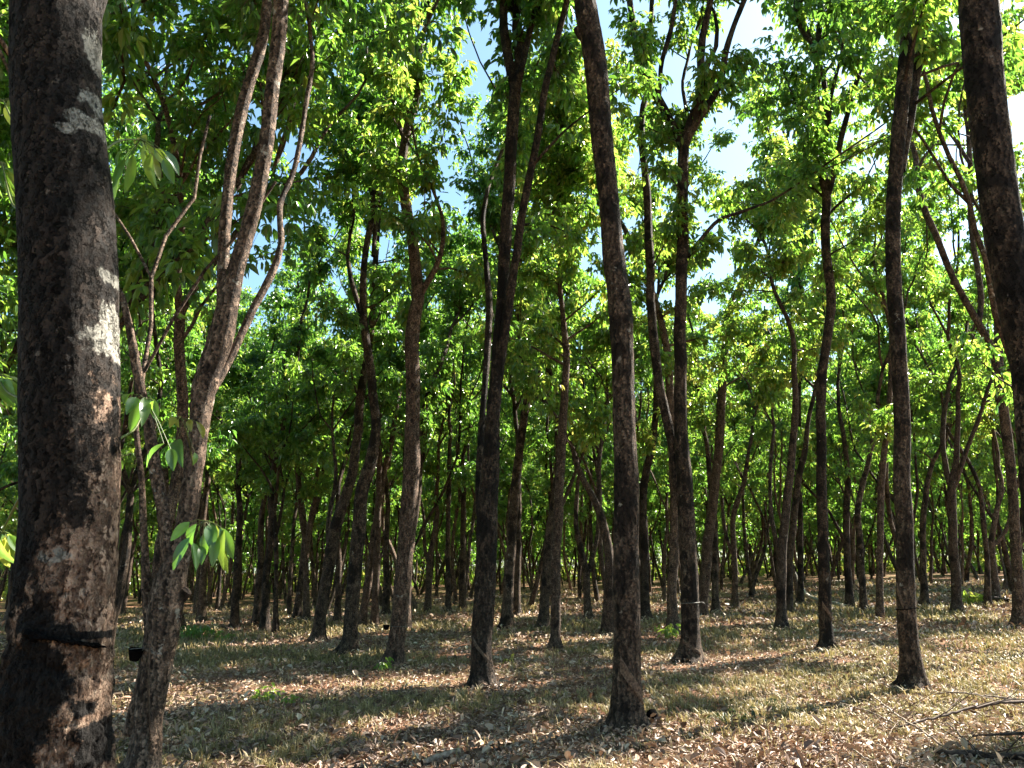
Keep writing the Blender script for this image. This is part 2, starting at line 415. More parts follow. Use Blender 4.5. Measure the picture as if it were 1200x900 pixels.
def hero(key, label, main, limbs=(), zc=6.0, nb=40, H=15.0, mat=None, sides=14, group=None, name='rubber_tree',
         size=1.12, per=8, low=0, custom=None, rough=.08, base_d=None, spread=1.0, kmain=0.0, dens=1.0):
    """main: [(x,y,w)...] traced from the base up, in photograph pixels; limbs: [( [(x,y,w)..], depth slope )]"""
    g = np.random.default_rng(abs(hash(key)) % 1000 if False else sum(ord(c) * (i + 1) for i, c in enumerate(key)))
    if base_d is not None:
        b, t = at(main[0][0], main[0][1], base_d); b[2] = float(gz(b[0], b[1]))
        Y0 = base_d
    else:
        b = ground_at(main[0][0], main[0][1]); Y0 = b[1]
    b[2] = float(gz(b[0], b[1]))
    HERO_XY.append((b[0], b[1]))
    def poly(pts, k, y_start):
        P = []; RR = []; z0 = None
        for (x, y, w) in pts:
            p, t = at(x, y, y_start)
            if z0 is None: z0 = p[2]
            Y = y_start + k * (p[2] - z0)
            p, t = at(x, y, Y)
            P.append(p - b); RR.append(w * .93 / F_PX * t / 2 / (1 + ((x - 600) / F_PX) ** 2) ** .5)
        return np.array(P), np.array(RR)
    wood = Wood(); skel = []
    P, RR = poly(main, kmain, Y0)
    # sink the foot
    foot = P[0].copy(); foot[2] = -.15
    if P[0][2] > .05:   # traced from above ground: go down
        pass
    P = np.vstack([foot, P]); RR = np.concatenate([[RR[0] * 1.08], RR])
    allp = [(P, RR, True)]
    for pts, k in limbs:
        # depth of the main trunk at that height
        p0, _ = at(pts[0][0], pts[0][1], Y0)
        yk = Y0 + kmain * (p0[2] - b[2] - 0)
        stub = isinstance(k, str)
        LP, LR = poly(pts, -.1 if stub else k, yk)
        allp.append((LP, LR, None if stub else False))
    for P, RR, ismain in allp:
        P2, R2 = resample(P, RR, (.07 if sides > 15 else .14) if ismain else .14)
        P2 = P2 + np.stack([vnoise(P2[:, 2] * 1.5 + g.random() * 50, 1.5 + 0 * P2[:, 2], 0 * P2[:, 2]) - .5,
                            vnoise(P2[:, 2] * 1.1 + g.random() * 50, 7.5 + 0 * P2[:, 2], 0 * P2[:, 2]) - .5,
                            0 * P2[:, 2]], 1) * (.04 if ismain else .035) * np.clip(P2[:, 2:3], 0, 1)
        if ismain: R2 = flare(P2, R2, .42, .19)
        skel.append((P2, R2))
        if custom and ismain: custom(wood, P2, R2, b)
        else: wood.tube(P2, R2, sides if ismain else max(6, sides - 5), rough, g.random() * 30, lobes=.16 if ismain else 0)
        # continue upward to the full height
        zt = P2[-1][2]
        if ismain is None:
            skel.pop(); wood.tube(np.array([P2[-1], P2[-1] + (P2[-1] - P2[-2]) * .08, P2[-1] + (P2[-1] - P2[-2]) * .1]), np.array([R2[-1], R2[-1] * .7, .002]), max(6, sides - 5))
            continue
        if zt < H - 1:
            d = P2[-1] - P2[-3]; d = d / np.linalg.norm(d)
            L = min(H - zt, 8)
            if R2[-1] < .06: L = min(L, 3.5)
            E, ER = grow(P2[-1] - d * .02, d, L, R2[-1], .015, g, .14, .06)
            wood.tube(E, ER, max(6, sides - 6)); skel.append((E, ER))
            if R2[-1] > .05 or L > 3:
                for q in range(2):
                    j = int(len(E) * g.uniform(.15, .6)); a = g.random() * 6.28
                    dd = nrm(E[j + 1] - E[j]) + np.array([math.cos(a), math.sin(a), .1]) * .6
                    E2, ER2 = grow(E[j], dd, L * .6, ER[j] * .75, .012, g, .15, .06)
                    wood.tube(E2, ER2, 6); skel.append((E2, ER2))
    res = dress(wood, skel, zc, g, int(nb * DENS * dens), per=per, size=size, spread=spread)
    mats = [mat or BARK]
    wm = wood.mesh('trunk', mats)
    ts = .16 if b[0] > 1.8 else .05 if b[0] > -1 else 0  # yellower crowns towards the right: backlight put into the leaf tone
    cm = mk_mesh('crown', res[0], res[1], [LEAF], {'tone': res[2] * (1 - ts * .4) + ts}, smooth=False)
    e, t, c = make_tree_objs(name, b, wm, cm, label, group)
    HEROES[key] = dict(e=e, b=b, P=skel[0][0], R=skel[0][1], Y=Y0, skel=skel)
    return e

# ------------------------------------------------------------------ the big near trunk
def big_trunk(wood, P, Rr, b):
    n_side = 200
    P2, R2 = resample(P, Rr, .012 if False else .16)
    # finer rings
    s = np.concatenate([[0], np.cumsum(np.linalg.norm(np.diff(P2, axis=0), axis=1))])
    low = np.arange(0, min(4.2, s[-1]), .012); hi = np.arange(4.2, s[-1], .15) if s[-1] > 4.2 else []
    q = np.concatenate([low, hi])
    PP = np.stack([np.interp(q, s, P2[:, i]) for i in range(3)], 1); RR = np.interp(q, s, R2)
    base = wood.n
    wood.tube(PP, RR, n_side)
    V = wood.V[-1].reshape(len(q), n_side, 3)
    D = V - PP[:, None, :]; D /= np.linalg.norm(D, axis=2, keepdims=True)
    X, Y, Z = V[..., 0], V[..., 1], V[..., 2]
    lowz = np.clip((1.75 - Z) / .5, .14, 1)
    h = (fbm(X * 14, Y * 14, Z * 9, 4) - .5) * .028 * lowz + (fbm(X * 42, Y * 42, Z * 34, 4) - .5) * .030 * lowz
    crk = np.abs(fbm(X * 24, Y * 24, Z * 17, 3) - .5); h -= .010 * np.exp(-(crk / .022) ** 2) * lowz
    scaly = np.clip((1.25 - Z) / .35, 0, 1)
    # ridges and scars of the old tapping cuts
    h += -.010 * np.exp(-((Z - 1.22 + .35 * X) / .02) ** 2) * (Y < .05)
    big_trunk.info = (V.shape, D, h)
    V2 = V + D * h[..., None]
    wood.V[-1] = V2.reshape(-1, 3)
    def blob(lst):
        a = np.zeros(X.shape)
        for (px, py, rx, ry, st) in lst:
            p, t = at(px, py, T1_Y - .12); p = p - b
            ax = rx / F_PX * t; az = ry / F_PX * t
            dd = np.sqrt(((X - p[0]) / ax) ** 2 + ((Z - p[2]) / az) ** 2)
            a = np.maximum(a, st * np.clip(1.5 - dd, 0, 1) * (Y - PP[:, 1][:, None] < .09))
        return a
    nb_ = (fbm(X * 22, Y * 22, Z * 16, 5) - .5) * 2.2
    a_scaly = np.clip(blob([(95, 840, 75, 170, .95), (108, 690, 50, 95, .95), (66, 660, 22, 30, .9), (125, 560, 30, 110, .75), (112, 480, 28, 60, .35), (30, 720, 16, 70, .7)]) + nb_ * .6, 0, 1)
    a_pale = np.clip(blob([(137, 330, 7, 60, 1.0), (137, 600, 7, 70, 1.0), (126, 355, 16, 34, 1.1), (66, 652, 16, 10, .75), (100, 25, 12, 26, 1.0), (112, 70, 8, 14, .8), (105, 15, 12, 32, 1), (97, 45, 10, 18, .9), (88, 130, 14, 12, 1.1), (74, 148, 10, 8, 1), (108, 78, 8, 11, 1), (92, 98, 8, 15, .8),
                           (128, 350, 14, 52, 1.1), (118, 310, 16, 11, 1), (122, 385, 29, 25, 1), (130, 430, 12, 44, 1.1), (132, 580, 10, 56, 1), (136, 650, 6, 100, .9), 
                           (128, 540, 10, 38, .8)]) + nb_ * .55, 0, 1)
    a_tar = np.clip(blob([(48, 728, 22, 17, 1.1), (40, 810, 40, 62, 1.1), (105, 862, 26, 13, 1), (70, 740, 20, 10, .9), (95, 746, 26, 4, .9), (100, 885, 14, 20, .8), (90, 830, 12, 12, .6), (20, 650, 26, 60, .9), (30, 870, 24, 40, 1)]) + nb_ * .55, 0, 1)
    ATTR['scaly'].append(a_scaly.ravel()); ATTR['pale'].append(a_pale.ravel()); ATTR['tar'].append(a_tar.ravel())
ATTR = dict(scaly=[], pale=[], tar=[])
T1_Y = 2.5

# sprigs of big single leaves ---------------------------------------------------
def leaf_blade(base, tip, width, nrm_hint, droop=.12, tone=.5, nu=9, nv=5):
    base = np.array(base, float); tip = np.array(tip, float)
    d = tip - base; L = np.linalg.norm(d); d /= L
    n = np.array(nrm_hint, float); s = np.cross(d, n); s /= np.linalg.norm(s) + 1e-9; n = np.cross(s, d)
    V = []
    for i in range(nu):
        t = i / (nu - 1)
        w = width * (math.sin(math.pi * min(1, t ** .8 * .97 + .015)) ** .85) * .5
        c = base + d * L * t + n * (math.sin(t * math.pi) * droop * L)
        for j in range(nv):
            v = (j / (nv - 1) - .5) * 2
            V.append(c + s * w * v + n * (abs(v) * w * .35 + .006 * L * math.sin(t * 30 + 2 * v)))
    F = []
    for i in range(nu - 1):
        for j in range(nv - 1):
            a = i * nv + j; F.append((a, a + 1, a + nv + 1, a + nv))
    return np.array(V), np.array(F), np.full(len(V), tone)

def sprig(parent, borigin, stem_px, leaves, Y, Ystem=None, g=np.random.default_rng(5), name='sprig'):
    """stem_px: [(x,y,Y)...]; leaves: [(x0,y0,x1,y1,wpx,tone)] in photograph pixels, all near distance Y"""
    Vs = []; Fs = []; Ts = []; n = 0
    for (x0, y0, x1, y1, wpx, tone) in leaves:
        p0, t0 = at(x0, y0, Y + g.normal(0, .02)); p1, t1 = at(x1, y1, Y + g.normal(0, .07))
        hint = np.array([g.normal(0, .7), -1, g.normal(0, .6) + .5])
        V, F, T = leaf_blade(p0 - borigin, p1 - borigin, wpx / F_PX * t0, hint, g.uniform(-.02, .16), tone)
        Vs.append(V); Fs.append(F + n); Ts.append(T); n += len(V)
    me = mk_mesh('leaves', np.vstack(Vs), np.vstack(Fs), [LEAF], {'tone': np.concatenate(Ts)}, True)
    w = Wood()
    pts = [at(x, y, Yq)[0] - borigin for (x, y, Yq) in stem_px]
    P, Rr = resample(pts, np.linspace(.006, .0025, len(pts)), .04); w.tube(P, Rr, 6)
    hub = pts[-1]
    for (x0, y0, x1, y1, wpx, tone) in leaves:
        p0 = at(x0, y0, Y)[0] - borigin
        w.tube(np.array([hub, (hub + p0) / 2 + np.array([0, 0, .01]), p0]), np.array([.002, .0016, .0014]), 4)
    st = w.mesh('stem', [STEM]); so = link(name, st, parent); link('leaf_blades', me, so)
    return so
DULL = leaf_material('leaf_dull', [(0.0, (.03, .05, .02)), (1.0, (.08, .09, .03))], [(0.0, (.05, .08, .02)), (1.0, (.12, .13, .03))], .2, .6)
STEM = plain_mat('green_stem', (.06, .09, .02), (.14, .15, .05), 20, .5)

def auto_leaves(hub, n, g, length=(26, 42), spread=(-80, 80), tone=(.3, .9)):
    out = []
    for _ in range(n):
        a = R(g.uniform(*spread)); L = g.uniform(*length); r0 = g.uniform(3, 16)
        x0 = hub[0] + math.sin(a) * r0; y0 = hub[1] - 4 + r0 * .3 + g.uniform(-5, 5)
        out.append((x0, y0, x0 + math.sin(a) * L * .75, y0 + math.cos(a * .8) * L, L * g.uniform(.30, .42), g.uniform(*tone)))
    return out

# parts on tapped trunks ---------------------------------------------------------
def trunk_at(h, z):
    P, Rr = h['P'], h['R']
    i = np.clip(np.searchsorted(P[:, 2], z), 1, len(P) - 1)
    t = (z - P[i - 1][2]) / max(1e-6, P[i][2] - P[i - 1][2])
    return P[i - 1] * (1 - t) + P[i] * t, Rr[i - 1] * (1 - t) + Rr[i] * t

def tapping_panel(h, z0, z1, a0, a1, width=.10, proud=.006, name='tapping_panel', mat=None):
    """a cut strip winding round the trunk; angle 0 faces the camera, positive to the right"""
    V = []; F = []; n = 40; m = 14
    for i in range(n):
        t = i / (n - 1); a = R(a0 + (a1 - a0) * t); z = z0 + (z1 - z0) * t
        for j in range(m):
            zz = z + (j / (m - 1) - .5) * width * (1 - .25 * t)
            c, r = trunk_at(h, zz)
            rr = r * 1.01 + (proud + .004 * (j % 2) if 0 < j < m - 1 and 0 < i < n - 1 else -.02) + .004 * float(vnoise(i * .6, j * .5, 3))
            V.append(c + np.array([math.sin(a) * rr, -math.cos(a) * rr, 0]) + np.array([0, 0, zz - c[2]]))
    for i in range(n - 1):
        for j in range(m - 1):
            q = i * m + j; F.append((q, q + m, q + m + 1, q + 1))
    link(name, mk_mesh(name, V, F, [mat or PANEL]), h['e'])

def wire_ring(h, z, r=.0035, tilt=.0, name='wire_loop', mat=None, proud=.008, knot=True):
    pts = []
    for i in range(41):
        a = 2 * math.pi * i / 40; zz = z + tilt * math.sin(a)
        c, rr = trunk_at(h, zz); pts.append(c + np.array([math.sin(a) * (rr * 1.03 + proud), -math.cos(a) * (rr * 1.03 + proud), zz - c[2]]))
    w = Wood(); w.tube(np.array(pts), np.full(41, r), 6)
    if knot:
        c, rr = trunk_at(h, z); k = c + np.array([rr + proud, -.02, z - c[2]])
        w.tube(np.array([k, k + [.05, -.02, .01], k + [.09, -.02, -.02]]), np.array([r, r, r * .7]), 5)
    link(name, w.mesh(name, [mat or WIRE]), h['e'])

def cup_mesh(name, r=.06, hgt=.07, mat=None, tilt=0, n=28):
    prof = [(0, 0), (.55, 0), (.62, .04), (.85, .5), (1.0, .95), (1.05, 1.0), (1.0, 1.02), (.94, .95), (.78, .45), (.55, .1), (0, .08)]
    V = []; F = []
    for (pr, pz) in prof:
        for j in range(n):
            a = 2 * math.pi * j / n; V.append((math.cos(a) * (pr * r + 1e-4), math.sin(a) * (pr * r + 1e-4), pz * hgt))
    for i in range(len(prof) - 1):
        for j in range(n):
            j2 = (j + 1) % n; F.append((i * n + j, i * n + j2, (i + 1) * n + j2, (i + 1) * n + j))
    return mk_mesh(name, V, F, [mat or PLASTIC])

# ------------------------------------------------------------------ traced trees
hero('T1', 'very broad dark trunk with white lichen patches, black tar stains and a scaly lower half',
     [(67, 1290, 217), (67, 1120, 170), (68, 1000, 154), (71, 900, 148), (73, 800, 144), (79, 700, 132), (83, 600, 129), (82, 450, 130), (79, 300, 127), (74, 225, 126), (64, 120, 118), (63, 0, 118)],
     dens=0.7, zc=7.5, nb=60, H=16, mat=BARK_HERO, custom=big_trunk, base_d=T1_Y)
h = HEROES['T1']
tm = [c for c in h['e'].children if c.name.startswith('trunk')][0].data
nv = len(tm.vertices)
for k, lst in ATTR.items():
    a = np.zeros(nv, np.float32); q = np.concatenate(lst); a[:len(q)] = q
    tm.attributes.new(k, 'FLOAT', 'POINT').data.foreach_set('value', a)

# crinkled black band (old rain guard) round the lower trunk
def rain_guard(h):
    V = []; F = []; n = 220; m = 12; g = np.random.default_rng(2)
    zc_, _ = at(95, 750, T1_Y - .15); z0 = zc_[2] - h['b'][2]
    for i in range(n):
        t = i / (n - 1); a = R(-6 + 80 * t); z = z0 + .018 - .045 * t
        hh = .004 + .024 * float(vnoise(t * 19, 3.3, 0)) ** 1.5 * (1.3 - .9 * t)
        for j in range(m):
            f = j / (m - 1); zz = z - (f - .5) * hh * (1 + .5 * float(vnoise(t * 40, f * 3, 8)))
            c, r = trunk_at(h, zz)
            rr = r + .007 + .008 * math.sin(f * math.pi) * (.3 + float(vnoise(t * 34, f * 4, 1))) + .016 * float(fbm(t * 31, f * 5, 2, 4))
            if j in (0, m - 1): rr = r - .01
            V.append(c + np.array([math.sin(a) * rr, -math.cos(a) * rr, zz - c[2]]))
    for i in range(n - 1):
        for j in range(m - 1):
            q = i * m + j; F.append((q, q + m, q + m + 1, q + 1))
    link('rain_guard', mk_mesh('rain_guard', V, F, [PLASTIC]), h['e'])
rain_guard(h)
sg = np.random.default_rng(21)
b1 = h['b']
sprig(h['e'], b1, [(120, 178, 2.55), (140, 165, 2.75), (165, 163, 2.95)],
      [(165, 163, 158, 170, 5, .9), (150, 172, 137, 196, 11, .35), (160, 170, 152, 205, 13, .45), (166, 165, 182, 190, 12, .75), (170, 168, 176, 205, 13, .7),
       (172, 176, 188, 212, 13, .85), (176, 180, 184, 222, 14, .7), (182, 174, 198, 196, 12, .75), (190, 176, 210, 206, 13, .3), (192, 186, 204, 216, 12, .4), (156, 180, 146, 226, 12, .5),
       (146, 186, 133, 220, 12, .3), (140, 200, 134, 234, 11, .5), (165, 160, 172, 166, 10, .8)], 2.95, g=sg)
sprig(h['e'], b1, [(128, 520, 2.55), (144, 512, 2.72), (160, 500, 2.9), (172, 470, 3.0)],
      [(160, 466, 148, 486, 13, .4), (164, 468, 152, 506, 14, .35), (170, 466, 166, 500, 13, .55), (176, 466, 184, 494, 13, .4), (180, 470, 186, 486, 10, .6), (156, 462, 146, 474, 11, .5),
       (192, 520, 172, 548, 14, .4), (200, 526, 203, 552, 13, .3)], 3.0, g=sg)
sprig(h['e'], b1, [(36, 470, 2.6), (10, 460, 2.8), (-4, 440, 2.95)], auto_leaves((-2, 445), 14, sg, tone=(.5, 1)), 2.95, g=sg)
sprig(h['e'], b1, [(36, 560, 2.6), (14, 600, 2.8), (2, 625, 2.95)], auto_leaves((2, 630), 14, sg, tone=(.5, 1)), 2.95, g=sg)
sprig(h['e'], b1, [(30, 245, 2.6), (14, 238, 2.8), (2, 190, 2.95)], auto_leaves((0, 200), 16, sg, tone=(.4, 1)), 2.95, g=sg)
sprig(h['e'], b1, [(22, 150, 2.6), (12, 135, 2.8), (4, 118, 2.95)], auto_leaves((4, 120), 9, sg, tone=(.4, 1)), 2.95, g=sg)

hero('T2', 'leaning rough tree forking low into several limbs, just right of the very broad dark trunk',
     [(160, 915, 56), (168, 890, 42), (173, 850, 36), (178, 800, 42), (186, 750, 44), (193, 700, 46), (203, 665, 36), (212, 635, 29), (219, 600, 27), (226, 550, 25), (232, 500, 27), (239, 450, 32), (256, 400, 33), (268, 352, 27), (280, 305, 21), (290, 270, 20), (301, 225, 20), (312, 170, 19), (320, 100, 18), (326, 50, 19), (329, -5, 20), (331, -80, 18)],
     [([(262, 385, 20), (260, 335, 17), (262, 290, 15), (267, 230, 15), (274, 175, 15), (285, 120, 15), (297, 80, 15), (306, 50, 14), (313, 10, 13), (316, -60, 11)], .10),
      ([(202, 690, 26), (199, 655, 21), (194, 625, 17), (189, 590, 16), (181, 545, 17), (174, 500, 15), (163, 450, 13), (155, 405, 12), (149, 375, 10), (141, 345, 8)], -.12),
      ([(188, 770, 24), (178, 735, 20), (172, 690, 13), (170, 650, 10), (167, 600, 9), (166, 560, 8), (160, 500, 7)], -.05),
      ([(190, 745, 30), (177, 780, 28), (164, 820, 24), (152, 858, 22)], 'stub'),
      ([(203, 705, 22), (211, 697, 20), (217, 691, 18)], 'stub'),
      ([(240, 470, 15), (258, 440, 13), (276, 405, 11), (296, 360, 10), (318, 320, 9), (330, 285, 8), (328, 240, 8), (344, 200, 7), (356, 140, 6), (366, 80, 6), (362, 30, 5)], .35)],
     zc=6.5, nb=75, H=17, mat=BARK_WARM, sides=40, rough=.09, base_d=6.4)
h = HEROES['T2']; b2 = h['b']
sprig(h['e'], b2, [(214, 640, 6.1), (222, 622, 5.6), (240, 610, 5.1)],  # brighter tones on the right-hand leaves paint sunlight into their colour
      [(222, 612, 200, 634, 13, .35), (230, 614, 226, 640, 15, .35), (222, 630, 203, 668, 15, .3), (226, 636, 230, 668, 14, .4), (246, 614, 248, 646, 15, .4), (253, 616, 267, 672, 12, .9),
       (258, 618, 273, 655, 14, .5), (254, 630, 249, 665, 12, .75), (240, 625, 242, 650, 11, .5), (236, 640, 236, 662, 10, .3), (262, 620, 262, 668, 11, .85)], 5.1, g=sg)
sprig(h['e'], b2, [(226, 545, 6.2), (222, 520, 5.8), (214, 492, 5.4)],
      [(196, 490, 190, 500, 8, .95), (204, 489, 199, 502, 9, 1), (212, 489, 210, 501, 8, .95), (222, 492, 224, 506, 8, 1), (230, 494, 238, 514, 8, .95), (208, 515, 214, 548, 13, .35), (228, 530, 226, 545, 8, .6)], 5.4, g=sg)
cup = link('latex_cup', cup_mesh('latex_cup', .055, .085), h['e'])
pc, _ = at(157, 774, 6.3); cup.location = Vector((pc - b2).tolist()); cup.rotation_euler = (R(8), R(10), 0)
wr = Wood(); q = np.array(pc - b2) + [0, 0, .08]; cc, rr = trunk_at(h, q[2])
wr.tube(np.array([q + [-.05, 0, 0], q + [0, -.055, .01], q + [.05, 0, .01], cc + [-rr * .5, -.03, .02]]), np.full(4, .003), 5); link('cup_wire', wr.mesh('cup_wire', [WIRE]), h['e'])
tapping_panel(h, .95, .25, -10, 40, .09)

hero('T10', 'tall thick middle trunk, diagonal tapping cut near its foot and a stub high up',
     [(737, 856, 46), (735, 836, 38), (734, 800, 35), (734, 750, 34), (733, 700, 34), (733, 600, 32), (732, 500, 29), (730, 450, 28), (728, 400, 29), (727, 365, 31), (721, 310, 28), (716, 260, 26), (710, 200, 26), (704, 150, 27), (700, 100, 28), (695, 60, 29), (688, 20, 28), (684, -20, 27), (676, -90, 24)],
     [([(690, 45, 12), (680, 42, 11), (675, 33, 9)], 'stub')],
     dens=0.6, zc=8.2, nb=60, H=16, sides=44, rough=.06)
h = HEROES['T10']; tapping_panel(h, .64, .30, -40, 64, .17); 
hero('T11', 'stout trunk splitting high into a wide Y, string tied round its lower stem',
     [(808, 776, 34), (809, 755, 25), (809, 730, 23), (808, 700, 23), (807, 650, 22), (804, 600, 21), (801, 550, 20), (798, 500, 17), (797, 425, 16), (798, 350, 15), (799, 300, 15), (800, 225, 14), (801, 170, 14)],
     [([(801, 175, 12), (791, 152, 11), (778, 128, 11), (766, 108, 11), (754, 88, 9), (745, 55, 8), (740, 20, 8), (737, -10, 8)], .12),
      ([(772, 118, 6), (774, 90, 6), (776, 70, 6), (786, 35, 6), (792, 0, 5)], -.2),
      ([(802, 170, 11), (810, 155, 9), (824, 132, 9), (838, 110, 9), (846, 92, 9), (851, 60, 8), (860, 30, 7), (873, -2, 7)], -.1),
      ([(810, 158, 5), (803, 120, 5), (800, 95, 4), (806, 70, 4)], .3),
      ([(806, 300, 6), (822, 280, 5), (842, 258, 5), (870, 248, 4), (905, 235, 3)], .3),
      ([(800, 595, 12), (793, 560, 13), (787, 520, 12), (779, 480, 12), (771, 440, 12), (766, 400, 12), (763, 350, 11), (761, 300, 11), (759, 250, 10), (757, 215, 10), (752, 170, 9), (753, 130, 8), (760, 95, 7), (763, 30, 6), (765, -10, 6)], .12)],
     dens=1.5, zc=6.8, nb=75, H=16, sides=28)
h = HEROES['T11']; wire_ring(h, 1.0, .006, .01); tapping_panel(h, .38, .16, -60, 40, .07)
hero('T12', 'slim mottled trunk standing directly behind the stout trunk with the wide Y',
     [(789, 741, 17), (788, 720, 14), (787, 690, 13), (790, 650, 13), (792, 600, 13), (789, 550, 12), (786, 470, 11), (780, 400, 9), (765, 345, 8), (750, 320, 8), (738, 290, 7), (732, 268, 6), (712, 240, 5)],
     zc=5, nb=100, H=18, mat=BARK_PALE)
hero('T7', 'three-limbed trunk with a tapping cut, between the curved reddish trunk and tall middle trunk',
     [(566, 806, 34), (565, 790, 27), (565, 750, 26), (567, 700, 27), (570, 650, 27), (572, 600, 26), (573, 560, 24), (577, 500, 19), (582, 430, 16), (589, 340, 16), (594, 250, 15), (598, 190, 15), (601, 140, 15), (604, 105, 14)],
     [([(604, 108, 12), (601, 90, 13), (594, 60, 12), (590, 30, 11), (591, -5, 10)], .1),
      ([(604, 105, 12), (611, 80, 9), (617, 55, 8), (623, 30, 8), (629, -5, 7)], -.1),
      ([(569, 640, 11), (562, 600, 10), (561, 560, 9), (563, 520, 9), (566, 480, 8), (570, 430, 8), (573, 370, 9), (570, 310, 7), (566, 260, 6), (572, 220, 5)], .25),
      ([(583, 450, 12), (590, 400, 12), (600, 330, 11), (609, 270, 10), (617, 225, 10), (629, 165, 9), (638, 110, 9), (649, 60, 8), (664, 0, 8)], -.15)],
     dens=1.3, zc=6.2, nb=85, H=16, sides=26)
h = HEROES['T7']; tapping_panel(h, .68, .38, -55, 35, .08)
hero('T5', 'curved reddish trunk rising to a kinked leafy top, small black cup beside its stem',
     [(460, 781, 28), (462, 765, 22), (466, 740, 21), (471, 690, 21), (475, 650, 21), (479, 600, 22), (482, 550, 21), (483, 500, 19), (484, 450, 18), (483, 400, 18), (486, 370, 17), (490, 345, 16), (486, 300, 14), (480, 265, 13), (474, 235, 13), (471, 200, 12), (474, 165, 11), (480, 140, 11), (487, 122, 10), (490, 112, 9)],
     [([(490, 350, 9), (498, 335, 8), (510, 315, 7), (518, 290, 6), (519, 260, 5), (512, 235, 4)], -.2),
      ([(474, 165, 6), (466, 140, 6), (460, 115, 5), (455, 90, 4)], .3)],
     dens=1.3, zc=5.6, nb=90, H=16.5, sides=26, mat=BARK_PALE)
h = HEROES['T5']; cup = link('latex_cup', cup_mesh('latex_cup', .06, .08), h['e']); c_, r_ = trunk_at(h, .62)
cup.location = Vector((c_ + np.array([-r_ - .055, -.05, .0])).tolist()); wire_ring(h, .68, .004, 0)
hero('T6', 'upright trunk crossing in front of its leaning neighbour, left of the slightly curved reddish trunk',
     [(408, 765, 26), (410, 750, 19), (412, 720, 18), (416, 670, 18), (420, 625, 18), (424, 580, 17), (432, 550, 16), (438, 520, 14), (440, 490, 12), (437, 460, 12), (432, 420, 11), (428, 390, 10), (425, 340, 9), (428, 300, 8), (436, 255, 8), (437, 230, 7)],
     [([(428, 395, 7), (420, 360, 7), (412, 330, 6), (407, 300, 5)], .2), ([(437, 300, 6), (450, 170, 6), (460, 140, 6), (458, 110, 5), (456, 95, 4)], .3)],
     dens=1.3, zc=5, nb=85, H=16, sides=20)
hero('T6b', 'dark trunk leaning to the right with its pale foot left of the upright crossing trunk',
     [(372, 753, 22), (374, 735, 16), (379, 700, 15), (384, 670, 15), (388, 645, 16), (396, 610, 15), (404, 585, 14), (413, 555, 13), (418, 520, 12), (421, 480, 11), (426, 440, 10), (433, 400, 9), (437, 350, 8), (440, 300, 7), (445, 250, 6)],
     [([(388, 650, 7), (384, 620, 6), (392, 570, 5)], .2)],
     zc=4.6, nb=75, H=15.5, sides=18)
hero('T20', 'dark speckled trunk with a pale tapping cut, opening high up into a narrow V',
     [(970, 761, 24), (969, 748, 18), (968, 730, 17), (966, 700, 17), (965, 650, 15), (963, 600, 14), (962, 550, 13), (962, 500, 13), (963, 450, 13), (966, 415, 12), (970, 390, 12), (974, 360, 12), (973, 335, 12), (969, 300, 12), (968, 265, 12), (969, 232, 12)],
     [([(969, 232, 9), (964, 210, 9), (959, 188, 9), (955, 160, 8), (953, 125, 8), (956, 90, 8), (959, 55, 8), (961, 20, 7), (963, -5, 6)], .1),
      ([(958, 55, 7), (948, 46, 7), (938, 30, 6), (933, 15, 6), (932, -5, 5)], .2),
      ([(970, 230, 9), (976, 205, 8), (984, 170, 8), (992, 140, 7), (999, 110, 7), (1007, 85, 6), (1017, 55, 6), (1024, 32, 5), (1028, 10, 4)], -.15)],
     dens=1.4, zc=6.5, nb=60, H=16, sides=22)
h = HEROES['T20']; tapping_panel(h, .82, .55, -45, 50, .12)
hero('T21', 'thick straight wired trunk with a flared foot standing behind the fallen twigs',
     [(1070, 809, 40), (1070, 798, 32), (1068, 780, 28), (1065, 745, 26), (1062, 700, 25), (1060, 640, 23), (1059, 600, 23), (1058, 560, 22), (1057, 500, 22), (1055, 450, 21), (1051, 400, 20), (1049, 360, 20), (1047, 310, 20), (1047, 250, 20), (1050, 200, 20), (1053, 155, 20), (1059, 100, 20), (1064, 50, 20), (1067, -5, 20), (1070, -60, 18)],
     [([(1056, 200, 11), (1064, 160, 11), (1070, 115, 11), (1077, 65, 11), (1084, 10, 10), (1090, -40, 9)], .15)],
     dens=1.3, zc=7.5, nb=55, H=16, sides=32)
h = HEROES['T21']; wire_ring(h, .98, .006, .015, mat=PLASTIC); tapping_panel(h, 1.25, 1.0, -85, -40, .14); 
hero('T22', 'slender pale tree with an arching limb behind the thick dark trunk at the right edge',
     [(1196, 735, 22), (1192, 680, 15), (1189, 620, 14), (1186, 570, 14), (1181, 515, 14), (1174, 470, 14), (1168, 430, 13), (1158, 400, 11), (1146, 378, 10), (1130, 350, 9), (1113, 315, 9), (1096, 275, 9), (1082, 240, 9), (1073, 210, 8), (1073, 185, 7), (1069, 168, 6)],
     [([(1147, 382, 8), (1150, 345, 8), (1145, 310, 8), (1139, 280, 7), (1137, 240, 7), (1137, 200, 7), (1134, 150, 7), (1126, 100, 6), (1113, 75, 5), (1100, 50, 5), (1092, 0, 4)], .1),
      ([(1137, 192, 6), (1120, 165, 5), (1106, 145, 5), (1096, 115, 4), (1088, 90, 4)], .25),
      ([(1172, 470, 12), (1170, 420, 12), (1168, 350, 11), (1160, 290, 10), (1152, 230, 10), (1147, 180, 9)], .2),
      ([(1073, 205, 4), (1082, 185, 4), (1094, 170, 3)], 0)],
     dens=1.4, zc=6, nb=60, H=16, sides=18, mat=BARK_PALE)
